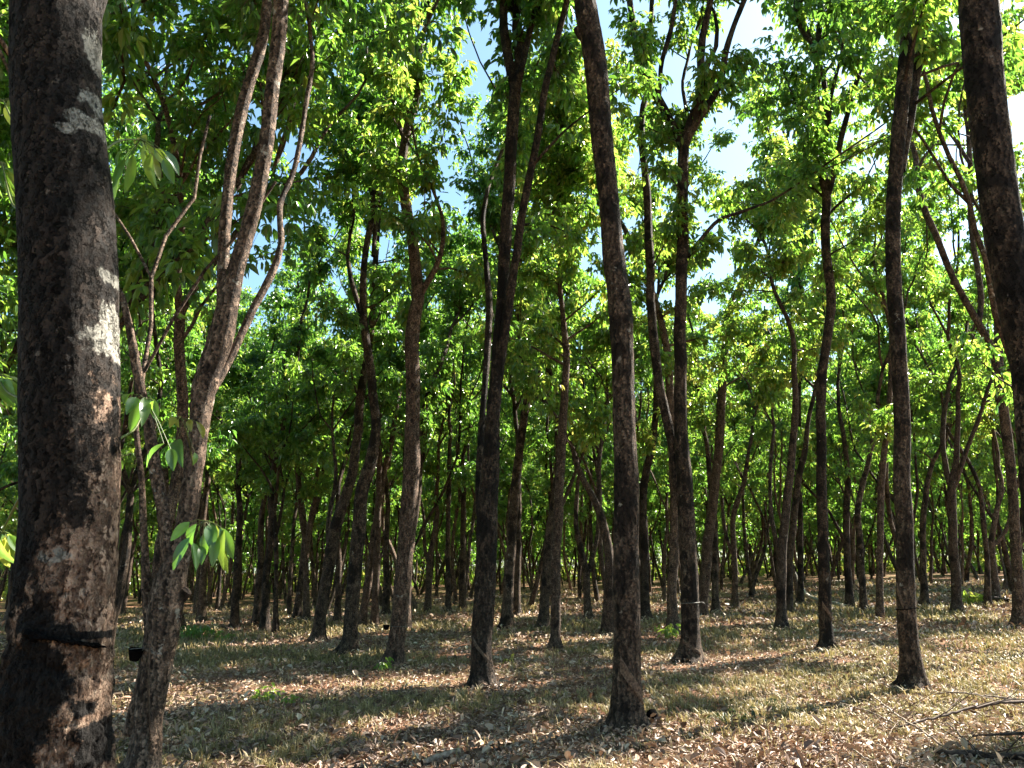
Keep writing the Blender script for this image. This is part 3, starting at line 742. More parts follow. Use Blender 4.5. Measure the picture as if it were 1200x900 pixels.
hero('T23', 'thick dark trunk leaning inward at the right edge with one small pale growth high up',
     [(1262, 905, 76), (1250, 860, 60), (1236, 800, 56), (1230, 740, 54), (1224, 660, 53), (1219, 600, 53), (1209, 450, 54), (1197, 380, 52), (1184, 310, 52), (1172, 240, 52), (1162, 160, 51), (1155, 100, 51), (1150, 50, 52), (1146, 0, 52), (1142, -70, 48)],
     dens=0.5, zc=7.5, nb=50, H=16, sides=48, rough=.04)
# --- smaller traced trees
S = [
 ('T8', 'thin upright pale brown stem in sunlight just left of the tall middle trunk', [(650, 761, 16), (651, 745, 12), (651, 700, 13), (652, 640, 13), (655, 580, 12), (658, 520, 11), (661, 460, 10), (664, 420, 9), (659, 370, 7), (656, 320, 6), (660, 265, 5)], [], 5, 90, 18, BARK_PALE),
 ('T9', 'dark stem paired close behind the thin upright pale brown stem', [(636, 736, 17), (638, 715, 13), (642, 650, 12), (648, 600, 11), (655, 540, 9), (650, 480, 8), (640, 420, 7), (625, 380, 6)], [([(655, 600, 5), (668, 570, 5), (680, 540, 4)], 0)], 4.5, 90, 18, BARK),
 ('T13', 'straight thin stem between the tall middle trunk and the stout trunk with the Y', [(756, 727, 16), (756, 705, 12), (755, 650, 11), (754, 580, 10), (758, 550, 10), (765, 515, 9), (769, 475, 8), (768, 420, 7)], [], 4.5, 90, 18, BARK),
 ('T14', 'S-shaped leaning trunk just right of the stout trunk with the wide Y', [(822, 724, 17), (824, 700, 14), (828, 650, 14), (834, 600, 13), (840, 550, 12), (844, 500, 12), (846, 450, 11), (850, 400, 10), (855, 360, 8), (870, 330, 6)], [], 4.5, 90, 18, BARK_PALE),
 ('T14b', 'thin dark stem close behind the S-shaped leaning trunk', [(839, 721, 12), (838, 690, 9), (837, 620, 8), (832, 560, 7), (828, 520, 6)], [], 4, 30, 13, BARK),
 ('T15', 'small tree with a reddish foot forking low into a tight U', [(862, 713, 12), (861, 690, 8), (861, 665, 8), (860, 640, 7), (859, 610, 7), (864, 588, 7), (872, 565, 6), (876, 540, 5)], [([(861, 655, 5), (853, 635, 5), (848, 610, 5), (846, 580, 4)], .2)], 4, 35, 13, BARK_PALE),
 ('T16', 'trunk half hidden behind the tall middle trunk with limbs fanning out to its left', [(712, 743, 17), (713, 700, 13), (714, 650, 12), (709, 625, 11), (702, 600, 10), (693, 580, 9), (685, 565, 8), (677, 545, 8), (671, 525, 6)], [([(703, 600, 6), (702, 560, 6), (703, 530, 5)], .2)], 4.2, 90, 18, BARK_PALE),
 ('T17', 'slim tree with a V fork near the ground, left of the tall middle trunk', [(690, 726, 12), (688, 700, 9), (687, 672, 9), (681, 645, 8), (675, 612, 6), (676, 570, 5)], [([(688, 675, 6), (695, 650, 6), (700, 628, 6), (702, 590, 5)], .2)], 4, 35, 14, BARK),
 ('T18', 'dark slanting trunk right of the trunk dividing into three limbs', [(593, 736, 17), (596, 690, 13), (598, 650, 13), (602, 590, 12), (607, 540, 11), (614, 490, 10), (620, 450, 9), (625, 400, 7)], [], 4.5, 50, 15, BARK),
 ('T18b', 'narrow dark stem behind the dark slanting trunk', [(605, 722, 12), (606, 660, 9), (607, 600, 9), (606, 540, 8)], [], 4, 30, 14, BARK),
 ('T24', 'trunk spreading into three limbs like a candelabrum, right of the thick wired trunk', [(1122, 718, 18), (1121, 705, 14), (1119, 660, 13), (1116, 620, 12), (1116, 572, 11), (1120, 540, 8), (1122, 500, 7), (1122, 460, 6)], [([(1116, 578, 8), (1109, 550, 8), (1104, 520, 7), (1106, 490, 7), (1112, 450, 6)], .15), ([(1117, 572, 7), (1127, 545, 7), (1137, 515, 6), (1147, 490, 6), (1158, 455, 5)], -.15)], 4.5, 55, 15, BARK_PALE),
 ('T25', 'thin dark leaning stem just right of the thick wired trunk', [(1084, 711, 12), (1082, 670, 9), (1081, 625, 8), (1084, 590, 8), (1087, 565, 7), (1094, 540, 6)], [], 4, 35, 14, BARK),
 ('T26', 'thin black stem left of a crooked trunk beside the lying log', [(1157, 711, 11), (1157, 680, 8), (1156, 645, 7), (1152, 610, 7), (1148, 570, 6)], [], 4, 30, 14, BARK),
 ('T27', 'crooked trunk with a bent side limb beside the lying log', [(1168, 706, 13), (1166, 680, 10), (1162, 645, 9), (1164, 620, 8), (1170, 590, 7)], [([(1163, 640, 6), (1174, 628, 6), (1182, 612, 6), (1188, 580, 5)], 0)], 4, 35, 14, BARK_PALE),
 ('T28', 'slender rusty brown stem between the speckled V trunk and the thick wired trunk', [(1031, 726, 13), (1031, 700, 10), (1031, 650, 9), (1032, 600, 9), (1033, 560, 9), (1039, 510, 8), (1042, 470, 7), (1044, 420, 6)], [], 4.3, 40, 14, BARK_PALE),
 ('T29', 'dark stem bowing slightly left, right of the speckled V trunk', [(1013, 718, 12), (1011, 690, 9), (1008, 640, 9), (1005, 600, 8), (1010, 570, 8), (1017, 545, 7), (1024, 510, 6)], [], 4, 40, 14, BARK),
 ('T30', 'straight dark stem with a low bare side limb, right of the speckled V trunk', [(996, 711, 12), (994, 680, 10), (992, 640, 9), (992, 585, 9), (994, 560, 8), (990, 520, 6)], [([(992, 640, 5), (985, 625, 5), (978, 612, 4), (972, 600, 4)], 0)], 4, 40, 14, BARK),
 ('T31', 'stout trunk pressed against a twin stem, left of the speckled V trunk', [(916, 738, 18), (916, 715, 13), (915, 670, 13), (918, 630, 12), (923, 580, 11), (928, 530, 10), (932, 480, 9), (930, 430, 7)], [([(915, 665, 7), (911, 640, 6), (905, 615, 6), (902, 585, 5), (903, 540, 5)], .15)], 4.3, 90, 18, BARK_PALE),
 ('T31b', 'slimmer twin stem pressed against a stout trunk, left of the speckled V trunk', [(924, 721, 13), (925, 690, 10), (926, 650, 9), (930, 610, 9), (936, 560, 9), (943, 530, 8), (946, 500, 6)], [], 4.3, 40, 15, BARK),
 ('T32', 'thin tree rising behind the speckled V trunk and curving up to its left', [(938, 708, 9), (938, 640, 7), (937, 560, 7), (936, 480, 7), (937, 400, 6), (938, 340, 6), (936, 280, 5), (940, 230, 4), (928, 180, 4), (916, 150, 3)], [([(938, 330, 4), (950, 300, 4), (952, 280, 3)], 0)], 6, 90, 18, BARK),
 ('T4', 'slim tree with an open Y high up, behind the low forking tree on the left', [(213, 741, 12), (205, 690, 9), (198, 620, 8), (193, 540, 8), (192, 470, 8), (194, 420, 8), (198, 350, 8), (190, 320, 6), (184, 290, 6), (182, 260, 5)], [([(198, 350, 6), (208, 322, 6), (219, 290, 5), (229, 260, 5), (240, 222, 4)], .1)], 5.5, 60, 15, BARK),
 ('T3', 'thin sinuous tree rising between the low forking tree and the leaning dark trunk', [(347, 727, 12), (351, 695, 9), (355, 660, 9), (357, 625, 8), (352, 580, 7), (345, 520, 7), (338, 470, 6), (340, 400, 6)], [([(357, 640, 6), (366, 610, 5), (375, 580, 5), (380, 540, 4)], .1)], 4.3, 50, 15, BARK),
 ('T33', 'dark trunk leaning right beside a very thin stem, left of the thin sinuous tree', [(310, 742, 15), (311, 710, 11), (312, 675, 10), (317, 640, 10), (319, 600, 10), (318, 570, 9), (324, 535, 8), (331, 505, 7), (336, 470, 6)], [([(317, 650, 5), (325, 620, 5), (331, 590, 4)], 0)], 4.3, 55, 15, BARK),
 ('T34', 'very thin upright stem beside the dark trunk leaning right', [(323, 744, 9), (323, 700, 6), (324, 650, 6), (322, 600, 5)], [], 3.8, 25, 12, BARK),
 ('T35', 'short pair-like stem with a fork at mid height, immediately right of the thin sinuous tree', [(359, 728, 11), (359, 690, 8), (359, 650, 8), (364, 610, 7), (370, 580, 6)], [([(359, 645, 5), (353, 610, 5), (350, 580, 4)], 0)], 4, 35, 14, BARK_PALE),
 ('T36', 'reddish slanting trunk between the upright crossing trunk and the slightly curved reddish trunk', [(423, 736, 13), (427, 710, 10), (432, 680, 10), (437, 640, 10), (441, 610, 9), (446, 575, 9), (452, 545, 8), (460, 510, 7), (466, 470, 6)], [], 4.3, 50, 15, BARK_PALE),
 ('T37', 'straight medium stem close beside the reddish slanting trunk', [(439, 736, 12), (440, 700, 9), (442, 650, 9), (443, 600, 8), (444, 550, 7)], [], 4.3, 40, 14, BARK_PALE),
 ('T38', 'slim dark stem left of the slightly curved reddish trunk', [(452, 721, 10), (453, 680, 8), (453, 640, 7), (455, 590, 6)], [], 4, 35, 13, BARK),
 ('T39', 'dark trunk standing just behind and right of the slightly curved reddish trunk', [(475, 738, 15), (476, 710, 12), (477, 675, 12), (479, 645, 11), (485, 610, 10), (490, 570, 9), (494, 520, 8), (498, 470, 7)], [], 4.5, 55, 15, BARK),
 ('T40', 'very slender straight pole-like stem right of the curved reddish trunk', [(525, 718, 9), (525, 680, 6), (525, 620, 6), (526, 570, 6), (527, 520, 5)], [], 4.6, 30, 14, BARK),
 ('T41', 'slender stem left of the trunk dividing into three limbs', [(542, 716, 10), (542, 680, 8), (543, 620, 7), (543, 570, 6)], [], 4.4, 35, 14, BARK),
 ('T42', 'short forked stem between the curved reddish trunk and the pole-like stem', [(501, 718, 10), (502, 690, 8), (503, 660, 8), (508, 630, 7), (513, 600, 6)], [([(503, 665, 5), (498, 640, 5), (497, 610, 4)], 0)], 4, 35, 13, BARK_PALE),
 ('T43', 'dark stem with slight bend halfway between the upright crossing trunk and the thin sinuous tree', [(395, 731, 11), (396, 700, 8), (397, 660, 8), (395, 620, 7), (396, 580, 6)], [], 4.1, 35, 13, BARK),
 ('T44', 'dark stem at the left end of the row behind the low forking tree', [(236, 729, 13), (237, 700, 10), (239, 660, 9), (238, 610, 8), (244, 560, 7)], [], 4.1, 45, 14, BARK),
 ('T45', 'slim dark stem fourth along the row right of the low forking tree', [(275, 738, 13), (276, 700, 10), (278, 660, 9), (281, 610, 8), (279, 560, 7)], [], 4.1, 45, 14, BARK),
 ('T46', 'leaning dark stem between the low forking tree and the dark trunk leaning right', [(300, 733, 12), (302, 700, 9), (305, 660, 9), (306, 610, 8), (312, 570, 6)], [], 4.1, 40, 14, BARK),
]
for (k, lab, main, limbs, zc, nb, H, mt) in S:
    hero(k, lab, main, limbs, zc, nb, H, mt, sides=12, size=1.12, dens=1.8 if main[0][0] < 380 else 1.25 if main[0][0] < 700 else 1.0)

# ------------------------------------------------------------------ rows of the plantation behind
def proto_skeleton(g, H):
    lean = g.normal(0, .10, 2)
    h1 = g.uniform(2.6, 7.5)
    P, Rr = grow([0, 0, -.15], [lean[0], lean[1], 1], h1, g.uniform(.09, .13), g.uniform(.065, .09), g, .07, .03, .5)
    Rr = flare(P, Rr, .3, .3)
    sk = [(P, Rr)]
    nf = int(g.choice([2, 2, 3, 1]))
    a0 = g.random() * 6.28
    for k in range(nf):
        a = a0 + k * 6.28 / nf + g.normal(0, .3); sp = g.uniform(.18, .5) if nf > 1 else .05
        L = (H - h1) * g.uniform(.75, 1)
        Q, QR = grow(P[-1] - [0, 0, .02], [math.cos(a) * sp, math.sin(a) * sp, 1], L, Rr[-1] * (.78 if nf > 1 else 1), .02, g, .11, .07, .5)
        sk.append((Q, QR))
        for q in range(2):
            j = int(len(Q) * g.uniform(.25, .65)); a = g.random() * 6.28
            Q2, QR2 = grow(Q[j], [math.cos(a) * .6, math.sin(a) * .6, 1], L * .5, QR[j] * .7, .015, g, .14, .07, .5)
            sk.append((Q2, QR2))
    return sk

def make_proto(seed, sides, nb, per, size, k_tw, spread=1.0, zl=0.0):
    g = np.random.default_rng(seed); H = g.uniform(14, 18)
    sk = proto_skeleton(g, H)
    w = Wood()
    for i, (P, Rr) in enumerate(sk): w.tube(P, Rr, sides if i == 0 else max(5, sides - 2), .04, seed)
    res = dress(w, sk, g.uniform(2.7, 4.4) - zl, g, nb, k_tw, per, size, spread)
    wm = w.mesh('trunk', [BARK if seed % 3 else BARK_PALE])
    cm = mk_mesh('crown', res[0], res[1], [LEAF], {'tone': res[2]}, smooth=False)
    return wm, cm, w, res

protos = [make_proto(100 + i, 9, 64, 7, 1.2, 4, 1.0, .3) for i in range(9)]
dense = [make_proto(150 + i, 9, 82, 8, 1.2, 4, 1.35) for i in range(5)]
light = [make_proto(170 + i, 9, 24, 7, 1.2, 4) for i in range(3)]
lods = [make_proto(200 + i, 5, 90, 3, 1.9, 2, 1.0, 1.0) for i in range(6)]
hxy = np.array(HERO_XY)
spots = []
fg = np.random.default_rng(11)
step = 3.6
for iy in range(0, 50):
    for ix in range(-40, 41):
        y = 14 + iy * step + fg.normal(0, .55); x = ix * step + (iy % 2) * 1.4 + fg.normal(0, .45)
        az = math.degrees(math.atan2(x, y)); d = math.hypot(x, y)
        if abs(az) > 38: continue
        if d < 27 and abs(az) < 33: continue
        if d > 27 and fg.random() < .08: continue
        if len(hxy) and np.min(np.hypot(hxy[:, 0] - x, hxy[:, 1] - y)) < 2.3: continue
        spots.append((d, x, y, az))
# trees just outside the right side of the view, whose shade falls into it
for (x, y) in [(-10.5, 19.0), (-13.5, 17.5), (9.2, 1.0), (13.0, 10.5), (13.5, 4.0), (16.5, 8.0), (17.5, 13.5), (5.2, -1.5), (20.5, 10.5), (11.5, -2.0), (21.5, 17.0), (-10.5, 9.5), (-9.0, 5.0), (-14.5, 14.0), (-4.0, -1.0), (-7.0, 1.5), (-8.2, 9.0), (-11.5, 13.0), (-5.6, 3.4), (-7.6, 6.2), (-4.9, 8.2), (-4.9, 11.4), (-7.6, 15.2), (-9.4, 12.2)]:
    spots.append((math.hypot(x, y), x, y, math.degrees(math.atan2(x, y))))
spots.sort()
names_az = [(-60, 'left of the low forking tree'), (-23.2, 'between the low forking tree and the leaning dark trunk'),
            (-13.5, 'between the leaning dark trunk and the three-limbed trunk'), (-2.2, 'between the three-limbed trunk and the tall thick middle trunk'),
            (8.5, 'behind the stout trunk with the wide Y'), (14.0, 'between the stout Y trunk and the speckled V trunk'),
            (22.3, 'between the speckled V trunk and the wired trunk'), (27.3, 'right of the wired thick wired trunk')]
def az_phrase(az):
    p = names_az[0][1]
    for a, s in names_az:
        if az >= a: p = s
    return p
count = 0
max_ind = 240
for (d, x, y, az) in spots:
    if count >= max_ind: break
    far = d > 62
    wm, cm, _, _ = (lambda L: L[int(fg.integers(0, len(L)))])(lods if far else dense if az < -14 else light if d < 24 else protos)
    ph = az_phrase(az)
    if d < 27: dep = 'nearby rubber tree'; grp = 'nearby rubber trees ' + ph
    elif d < 42: dep = 'slim rubber tree in middle rows'; grp = 'middle rows of rubber trees ' + ph
    elif d < 62: dep = 'small rubber tree in farther rows'; grp = 'farther rows of rubber trees ' + ph
    else: dep = 'tiny far rubber tree'; grp = 'distant rubber trees ' + ph
    lab = dep + ' ' + ph
    if abs(az) > 33.5: lab = ('rubber tree of the rows beside the ' + ('right' if az > 0 else 'left') + ' edge of the view'); grp = 'rubber trees of the rows at the ' + ('right' if az > 0 else 'left') + ' edge'
    e, t, c = make_tree_objs('rubber_tree', (x, y, float(gz(x, y))), wm, cm, ' '.join(lab.split()[:16]), grp)
    e.rotation_euler = (0, 0, fg.random() * 6.28 + (2.6 if x < -3 and d < 10 else 0)); s = fg.uniform(.86, 1.12); e.scale = (s, s, s * fg.uniform(.92, 1.08))
    count += 1
# everything beyond reads as one mass
rest = spots[count:]
WV = []; WF = []; CV = []; CF = []; CT = []; nw = 0; nc = 0
cheap = [make_proto(300 + i, 4, 42, 2, 3.0, 2) for i in range(4)]
for (d, x, y, az) in rest:
    _, _, w, res = cheap[int(fg.integers(0, 4))]
    a = fg.random() * 6.28; c, s = math.cos(a), math.sin(a); z = float(gz(x, y)); k = fg.uniform(.9, 1.1)
    M = np.array([[c, -s, 0], [s, c, 0], [0, 0, 1]]) * k
    v = np.vstack(w.V) @ M.T + [x, y, z]; f = np.vstack(w.F) + nw; WV.append(v); WF.append(f); nw += len(v)
    v = res[0] @ M.T + [x, y, z]; CV.append(v); CF.append(res[1] + nc); CT.append(res[2]); nc += len(v)
if rest:
    far_e = bpy.data.objects.new('distant_woodland', None); COL.objects.link(far_e)
    tag(far_e, 'last rows of the rubber grove closing off the view behind all single trees', 'woodland', None, 'stuff')
    a = link('trunks', mk_mesh('trunks', np.vstack(WV), np.vstack(WF), [BARK]), far_e); a['kind'] = 'stuff'
    a = link('crowns', mk_mesh('crowns', np.vstack(CV), np.vstack(CF), [LEAF], {'tone': np.concatenate(CT)}, False), far_e); a['kind'] = 'stuff'
print('individual', count, 'rest', len(rest), 'heroes', len(HEROES))

# ------------------------------------------------------------------ ground
def ground():
    n = 340
    u = np.linspace(-1, 1, n); k = 7.2
    xs = np.sinh(u * k) / math.sinh(k) * 1500
    ys = np.sinh(u * k) / math.sinh(k) * 1500 + 9
    Xg, Yg = np.meshgrid(xs, ys)
    Z = gz(Xg, Yg) + (fbm(Xg * 1.4, Yg * 1.4, 0 * Xg + 5, 3) - .5) * .05 * (np.hypot(Xg, Yg) < 60)
    V = np.stack([Xg, Yg, Z], -1).reshape(-1, 3)
    i = np.arange(n - 1)[:, None] * n + np.arange(n - 1)[None, :]
    F = np.stack([i, i + 1, i + n + 1, i + n], -1).reshape(-1, 4)
    o = link('ground', mk_mesh('ground', V, F, [ground_material()])); o['kind'] = 'structure'
    o['label'] = 'brown forest floor of the grove'
ground()

def gz2(x, y): return gz(x, y) + (fbm(x * 1.4, y * 1.4, 0 * x + 5, 3) - .5) * .05

def grassiness(x, y):
    return fbm(x * .33 + 3.1, y * .33 + 7.7, 0 * x + 1.5, 3) * .75 + fbm(x * 1.6, y * 1.6, 0 * x + 9, 3) * .25

def scatter(n, g, y0, y1, power=1.0):
    d = y0 * (y1 / y0) ** (g.random(n) ** power)
    az = g.uniform(R(-40), R(40), n)
    return d * np.sin(az), d * np.cos(az), d

g = np.random.default_rng(31)
# fallen leaves
x, y, d = scatter(300000, g, 3.6, 60, .92)
gr = grassiness(x, y); keep = g.random(len(x)) < np.clip(1.0 - (gr - .48) * 6, .3, 1); x, y, d = x[keep], y[keep], d[keep]
bank = np.zeros(len(x)); bx = []; by = []; bz = []
for k_, h_ in HEROES.items():
    if h_['b'][1] > 32 or h_['b'][1] < 4: continue
    m_ = int(260 * 11 / h_['b'][1]); r0 = float(h_['R'][3]) * 1.15; rr_ = r0 + g.exponential(.13, m_); aa_ = g.random(m_) * 6.28
    bx.append(h_['b'][0] + np.cos(aa_) * rr_); by.append(h_['b'][1] + np.sin(aa_) * rr_); bz.append(.045 * np.exp(-(rr_ - r0) / .10))
bank = np.concatenate([bank] + bz); x = np.concatenate([x] + bx); y = np.concatenate([y] + by); d = np.hypot(x, y)
n = len(x); az = g.random(n) * 6.28; el = g.normal(0, .42, n)
dirv = np.stack([np.cos(az) * np.cos(el), np.sin(az) * np.cos(el), np.sin(el)], 1)
L = np.clip(np.exp(g.normal(math.log(.043), .45, n)), .018, .14) * np.clip(d / 14, 1, 2.4)
base = np.stack([x, y, gz2(x, y) + .008 + bank + np.abs(np.sin(el)) * L * .5 + g.random(n) * .02], 1)
V, F, T = leaflets(base, dirv, L, L * g.uniform(.22, .6, n), g, .6, np.clip(g.beta(1.3, 1.9, n) + (fbm(x * .9, y * .9, 0 * x + 4, 3) - .5) * .8, 0, 1))
o = link('leaf_litter', mk_mesh('leaf_litter', V, F, [LITTER], {'tone': T}, False))
tag(o, 'carpet of curled tan and brown fallen leaves on the grove floor', 'leaf litter', None, 'stuff')
# grass
x, y, d = scatter(330000, g, 3.8, 55, .95)
gr = grassiness(x, y); keep = g.random(len(x)) < np.clip((gr - .485) * 11, .05, .8); x, y, d = x[keep], y[keep], d[keep]
gr = gr[keep]; n = len(x)
# tuft together
tx = np.round(x / .22 + g.normal(0, .1, n)) * .22; ty = np.round(y / .22 + g.normal(0, .1, n)) * .22
hsh = fbm(tx * 7.3, ty * 7.3, 0 * tx + 2, 2)
x = x * .55 + (tx + (hsh - .5) * .3) * .45; y = y * .55 + (ty + (hsh - .5) * .25) * .45
hgt = g.uniform(.03, .13, n) * np.clip(d / 15, 1, 1.8) * (.5 + hsh)
wd = g.uniform(.003, .006, n) * np.clip(d / 7, 1, 4.0)
az = g.random(n) * 6.28; ln = g.uniform(.2, 1.1, n)
s = np.stack([np.cos(az + 1.57), np.sin(az + 1.57), 0 * az], 1) * wd[:, None]
b = np.stack([x, y, gz2(x, y) - .005], 1); dv = np.stack([np.cos(az), np.sin(az), 0 * az], 1)
m1 = b + dv * (hgt * ln * .3)[:, None] + np.array([0, 0, 1]) * (hgt * .6)[:, None]
tp = b + dv * (hgt * ln)[:, None] + np.array([0, 0, 1]) * hgt[:, None] * np.clip(1.1 - ln * .4, .3, 1)[:, None]
V = np.stack([b - s, b + s, m1 + s * .8, m1 - s * .8, tp + s * .12, tp - s * .12], 1).reshape(-1, 3)
k = np.arange(n)[:, None] * 6
F = np.concatenate([k + np.array([[0, 1, 2, 3]]), k + np.array([[3, 2, 4, 5]])], 0)
tone = np.clip(g.beta(2, 2, n) * .7 + (.75 - gr) * .5, 0, 1)
o = link('grass', mk_mesh('grass', V, F, [GRASS], {'tone': np.repeat(tone, 6)}, False))
tag(o, 'short dry olive and straw coloured grass growing in patches on the floor', 'grass', None, 'stuff')

# small sticks
g = np.random.default_rng(77)
x, y, d = scatter(9000, g, 3.6, 30, .9); n = len(x)
az = g.random(n) * 6.28; L = np.clip(np.exp(g.normal(math.log(.14), .6, n)), .04, .7); r = g.uniform(.0012, .0035, n) * (1 + L)
W = Wood()
for i in range(n):
    dv = np.array([math.cos(az[i]), math.sin(az[i]), g.normal(0, .12)]) * L[i]
    b = np.array([x[i], y[i], float(0)]); bend = g.normal(0, .08, 3) * L[i]
    W.tube(np.array([b, b + dv * .5 + bend, b + dv]), np.array([r[i], r[i] * .8, r[i] * .4]), 3)
V = np.vstack(W.V); c0 = np.repeat(np.arange(n), 9)
V[:, 2] += gz2(x, y)[c0] + .02
o = link('twig_litter', mk_mesh('twig_litter', V, np.vstack(W.F), [DEADWOOD])); tag(o, 'small broken sticks strewn among the fallen leaves', 'twig litter', None, 'stuff')

# far undergrowth
ug = np.random.default_rng(44)
nodes = []
for _ in range(1500):
    d = ug.uniform(95, 200); a = R(ug.uniform(-38, 38)); x = d * math.sin(a); y = d * math.cos(a); z = float(gz(x, y))
    for q in range(int(ug.integers(4, 12))): nodes.append([x + ug.normal(0, .7), y + ug.normal(0, .7), z + abs(ug.normal(0, 1.5)) + .1])
nodes = np.array(nodes); outs = nrm(ug.normal(0, 1, nodes.shape) + [0, 0, .6])
V, F, T = foliage(nodes, outs, ug, 5, 2.6)
o = link('undergrowth', mk_mesh('undergrowth', V, F, [LEAF], {'tone': np.clip(T + .25, 0, 1)}, False))
tag(o, 'low pale green bushes under the farthest rows of trees', 'undergrowth', None, 'stuff')

# ------------------------------------------------------------------ small green plants on the floor
def plant(px, py, w, h, n, label, tone=(.3, .9), leaf=.11, seed=1, name='green_seedling', group=None):
    g = np.random.default_rng(seed); b = ground_at(px, py); t = np.linalg.norm(b - CAM)
    W_ = w / F_PX * t * .5; H_ = h / F_PX * t
    e = bpy.data.objects.new(name, None); COL.objects.link(e); e.location = b; tag(e, label, 'plant', group)
    wd_ = Wood(); nd = []; ou = []
    for i in range(n):
        a = g.random() * 6.28; r = math.sqrt(g.random()) * W_; hh = H_ * g.uniform(.4, 1)
        base = np.array([math.cos(a) * r * .5, math.sin(a) * r * .3, -.02]); top = np.array([math.cos(a) * r, math.sin(a) * r * .7, hh])
        wd_.tube(np.array([base, (base + top) / 2 + [0, 0, hh * .1], top]), np.array([.004, .003, .002]), 4)
        nd.append(top); ou.append(nrm(np.array([math.cos(a), math.sin(a), .4])))
    V, F, T = foliage(np.array(nd), np.array(ou), g, 3, leaf / .125)
    V[:, 2] = np.maximum(V[:, 2], .01)
    T = tone[0] + T * (tone[1] - tone[0])
    link('stem', wd_.mesh('stem', [STEM]), e); link('foliage', mk_mesh('foliage', V, F, [DULL if tone[1] < .25 else LEAF], {'tone': T}, False), e)
plant(223, 752, 46, 16, 34, 'wide patch of bright green seedlings right of the low forking tree', (.3, .9), .10, 1)
plant(262, 752, 20, 9, 12, 'small green seedling just right of the wide seedling patch', (.4, 1), .10, 2)
plant(313, 822, 22, 12, 12, 'small bright green weed alone in the leaf litter on the lower left', (.5, 1), .07, 3)
plant(340, 827, 16, 8, 7, 'tiny pale green weed beside the small bright green weed', (.5, 1), .06, 4)
plant(785, 748, 26, 14, 14, 'pale leafy plant at the foot of the slim mottled trunk', (.7, 1), .12, 5)
plant(1134, 712, 28, 13, 20, 'bushy green plant right of the tree that spreads like a candelabrum', (.5, 1), .14, 6)
plant(862, 846, 56, 9, 30, 'wide dark green leafy mat in the litter right of the tall middle trunk', (.0, .15), .05, 7)
plant(910, 834, 24, 10, 14, 'small dark weed beside the wide leafy mat', (.0, .2), .05, 8)
plant(448, 785, 14, 8, 8, 'small weed at the foot of the curved reddish trunk', (.4, .8), .09, 9)
plant(598, 778, 10, 9, 4, 'yellowish weed right of the three-limbed trunk with a tapping cut', (.9, 1), .06, 10)

# ------------------------------------------------------------------ fallen wood
def fallen(name, pts, label, mat, lift=.04, side=0, seed=1, cat='fallen branch'):
    g = np.random.default_rng(seed)
    P = []; RR = []
    for (px, py, w, l) in pts:
        p = ground_at(px, py); d = ray(px, py)
        p = CAM + (p - CAM) * (1 - l / max(.4, CAM[2] - p[2])); t = (p - CAM)[1] / d[1]
        P.append(p + [0, 0, .03]); RR.append(w * .95 / F_PX * t / 2)
    o0 = P[0].copy(); P = np.array(P) - o0
    wd_ = Wood(); P2, R2 = resample(P, RR, .05)
    P2 = P2 + g.normal(0, .004, P2.shape)
    wd_.tube(P2, R2, 8, .08, seed)
    for q in range(int(side * 1.2)):
        i = int(g.integers(len(P2) // 6, len(P2) - 1)); dd = nrm(P2[i] - P2[i - 1]) + g.normal(0, .6, 3) * [1, 1, .35]; dd[2] += .10
        B, BR = grow(P2[i], dd, g.uniform(.3, 1.1), min(.006, max(.003, R2[i] * .5)), .0013, g, .12, .0, .1); B[:, 2] = np.maximum(B[:, 2], P2[:, 2].min() - .03)
        wd_.tube(B, BR, 5)
    o = link(name, wd_.mesh(name, [mat]), None, o0); tag(o, label, cat)
fallen('fallen_branch', [(1040, 860, 2, .0), (1054, 856, 2.5, .04), (1105, 843, 3, .10), (1140, 834, 3.4, .14), (1178, 827, 3.8, .16), (1215, 826, 4.2, .14)], 'long thin dark fallen branch rising to the right edge below the thick trunk', DARKWOOD, side=7, seed=2)
fallen('fallen_branch', [(1018, 815, 1.6, .05), (1030, 824, 2, .08), (1052, 842, 2.3, .08), (1086, 864, 2.6, .05), (1116, 887, 3, .01)], 'pale thin fallen twig running down to the right from below the wired trunk', DEADWOOD, side=6, seed=3)
fallen('fallen_branch', [(1092, 882, 4, .02), (1112, 887, 7, .03), (1137, 887, 8, .03), (1162, 890, 8, .03), (1215, 892, 8, .02)], 'thickest dark fallen branch lying along the bottom right corner', DARKWOOD, side=3, seed=4)
fallen('fallen_branch', [(1120, 868, 1.6, .01), (1159, 865, 3, .04), (1212, 863, 4, .06)], 'short dark fallen branch between the long thin one and the thickest one', DARKWOOD, side=3, seed=5)
fallen('fallen_branch', [(972, 862, 1.4, .05), (995, 880, 1.8, .06), (1025, 900, 2.2, .02)], 'thin twig slanting through the dry grass left of the other fallen twigs', DEADWOOD, side=3, seed=6)
fallen('fallen_branch', [(985, 827, 1.2, .04), (1020, 838, 1.6, .08), (1054, 854, 2, .05)], 'fine twig lying just below the foot of the wired trunk', DEADWOOD, side=4, seed=7)
fallen('fallen_branch', [(1096, 816, 1.5, .04), (1120, 815, 2, .1), (1150, 818, 2, .1), (1190, 823, 2.2, .06)], 'fine arched twig right of the foot of the wired trunk', DEADWOOD, side=5, seed=8)
fallen('fallen_branch', [(1110, 850, 1.6, .1), (1128, 868, 2, .08), (1158, 900, 2.4, .02)], 'dark twig crossing under the long thin fallen branch', DARKWOOD, side=4, seed=9)
fallen('fallen_branch', [(932, 672, 3, .25), (937, 684, 3.6, .15), (944, 696, 4, .08), (959, 704, 4, .05), (975, 707, 4, .05), (992, 712, 5, .02)], 'bleached crooked fallen limb leaning behind the dark speckled trunk', PALEWOOD, side=3, seed=10)
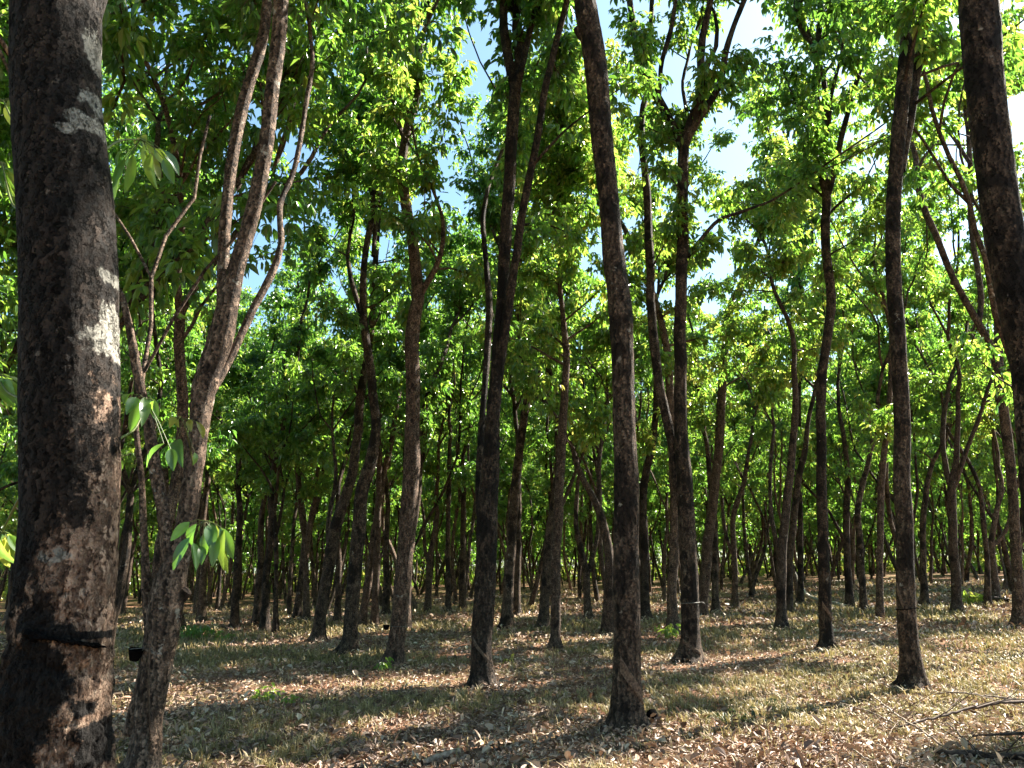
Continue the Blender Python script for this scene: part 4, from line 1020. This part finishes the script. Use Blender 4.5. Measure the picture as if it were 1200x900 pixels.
fallen('fallen_log', [(1136, 703, 7, .03), (1150, 703, 8, .05), (1168, 704, 8, .05), (1182, 706, 7, .03)], 'dark fallen log lying behind the bushy green plant on the right', DARKWOOD, side=1, seed=11, cat='log')
fallen('fallen_branch', [(494, 899, 6, .01), (512, 892, 9, .02), (538, 884, 7, .02)], 'short pale grey stick at the bottom edge below the three-limbed trunk', DEADWOOD, side=0, seed=12)
cb = ground_at(768, 850)
o = link('latex_cup', cup_mesh('latex_cup_floor', .065, .085), None, cb + np.array([0, 0, .06])); o.rotation_euler = (R(-75), R(20), R(20))
tag(o, 'black cup tipped over on the litter at the foot of the tall middle trunk', 'latex cup')

# ------------------------------------------------------------------ camera, sun, sky
cam = bpy.data.cameras.new('camera'); cam.sensor_fit = 'HORIZONTAL'; cam.sensor_width = 36; cam.lens = 36 * F_PX / 1200; cam.clip_end = 4000; cam.clip_start = .05
co = bpy.data.objects.new('camera', cam); COL.objects.link(co); co.location = CAM; co.rotation_euler = (R(90) + PITCH, 0, 0); scene.camera = co

sun = bpy.data.lights.new('sun', 'SUN'); sun.energy = 5; sun.angle = R(.53); sun.color = (1, .93, .81)
so = bpy.data.objects.new('sun', sun); COL.objects.link(so)
az, el = R(SUN_AZ), R(SUN_EL)
sd = Vector((math.sin(az) * math.cos(el), math.cos(az) * math.cos(el), math.sin(el)))
so.rotation_euler = sd.to_track_quat('Z', 'Y').to_euler(); so.location = (0, 0, 30)

w = bpy.data.worlds.new('World'); scene.world = w; w.use_nodes = True
nt = w.node_tree; nt.nodes.clear()
sky = nt.nodes.new('ShaderNodeTexSky'); sky.sky_type = 'NISHITA'; sky.sun_disc = False; sky.sun_elevation = el; sky.sun_rotation = az
sky.air_density = 1.0; sky.dust_density = 1.2; sky.ozone_density = 1.6
bg = nt.nodes.new('ShaderNodeBackground'); bg.inputs['Strength'].default_value = .05
wo = nt.nodes.new('ShaderNodeOutputWorld'); tint = nt.nodes.new('ShaderNodeMix'); tint.data_type = 'RGBA'; tint.blend_type = 'MULTIPLY'; tint.inputs[0].default_value = 1; tint.inputs[7].default_value = (.90, 1.07, 1.02, 1)
nt.links.new(sky.outputs[0], tint.inputs[6]); nt.links.new(tint.outputs[2], bg.inputs[0]); nt.links.new(bg.outputs[0], wo.inputs[0])

vs = scene.view_settings; vs.view_transform = 'Standard'; vs.look = 'None'; vs.gamma = 1; vs.exposure = 2.6; vs.use_curve_mapping = False
scene.render.engine = 'CYCLES'
c = scene.cycles
c.max_bounces = 5; c.diffuse_bounces = 4; c.glossy_bounces = 2; c.transmission_bounces = 4; c.transparent_max_bounces = 4
c.sample_clamp_indirect = 6; c.caustics_reflective = False; c.caustics_refractive = False
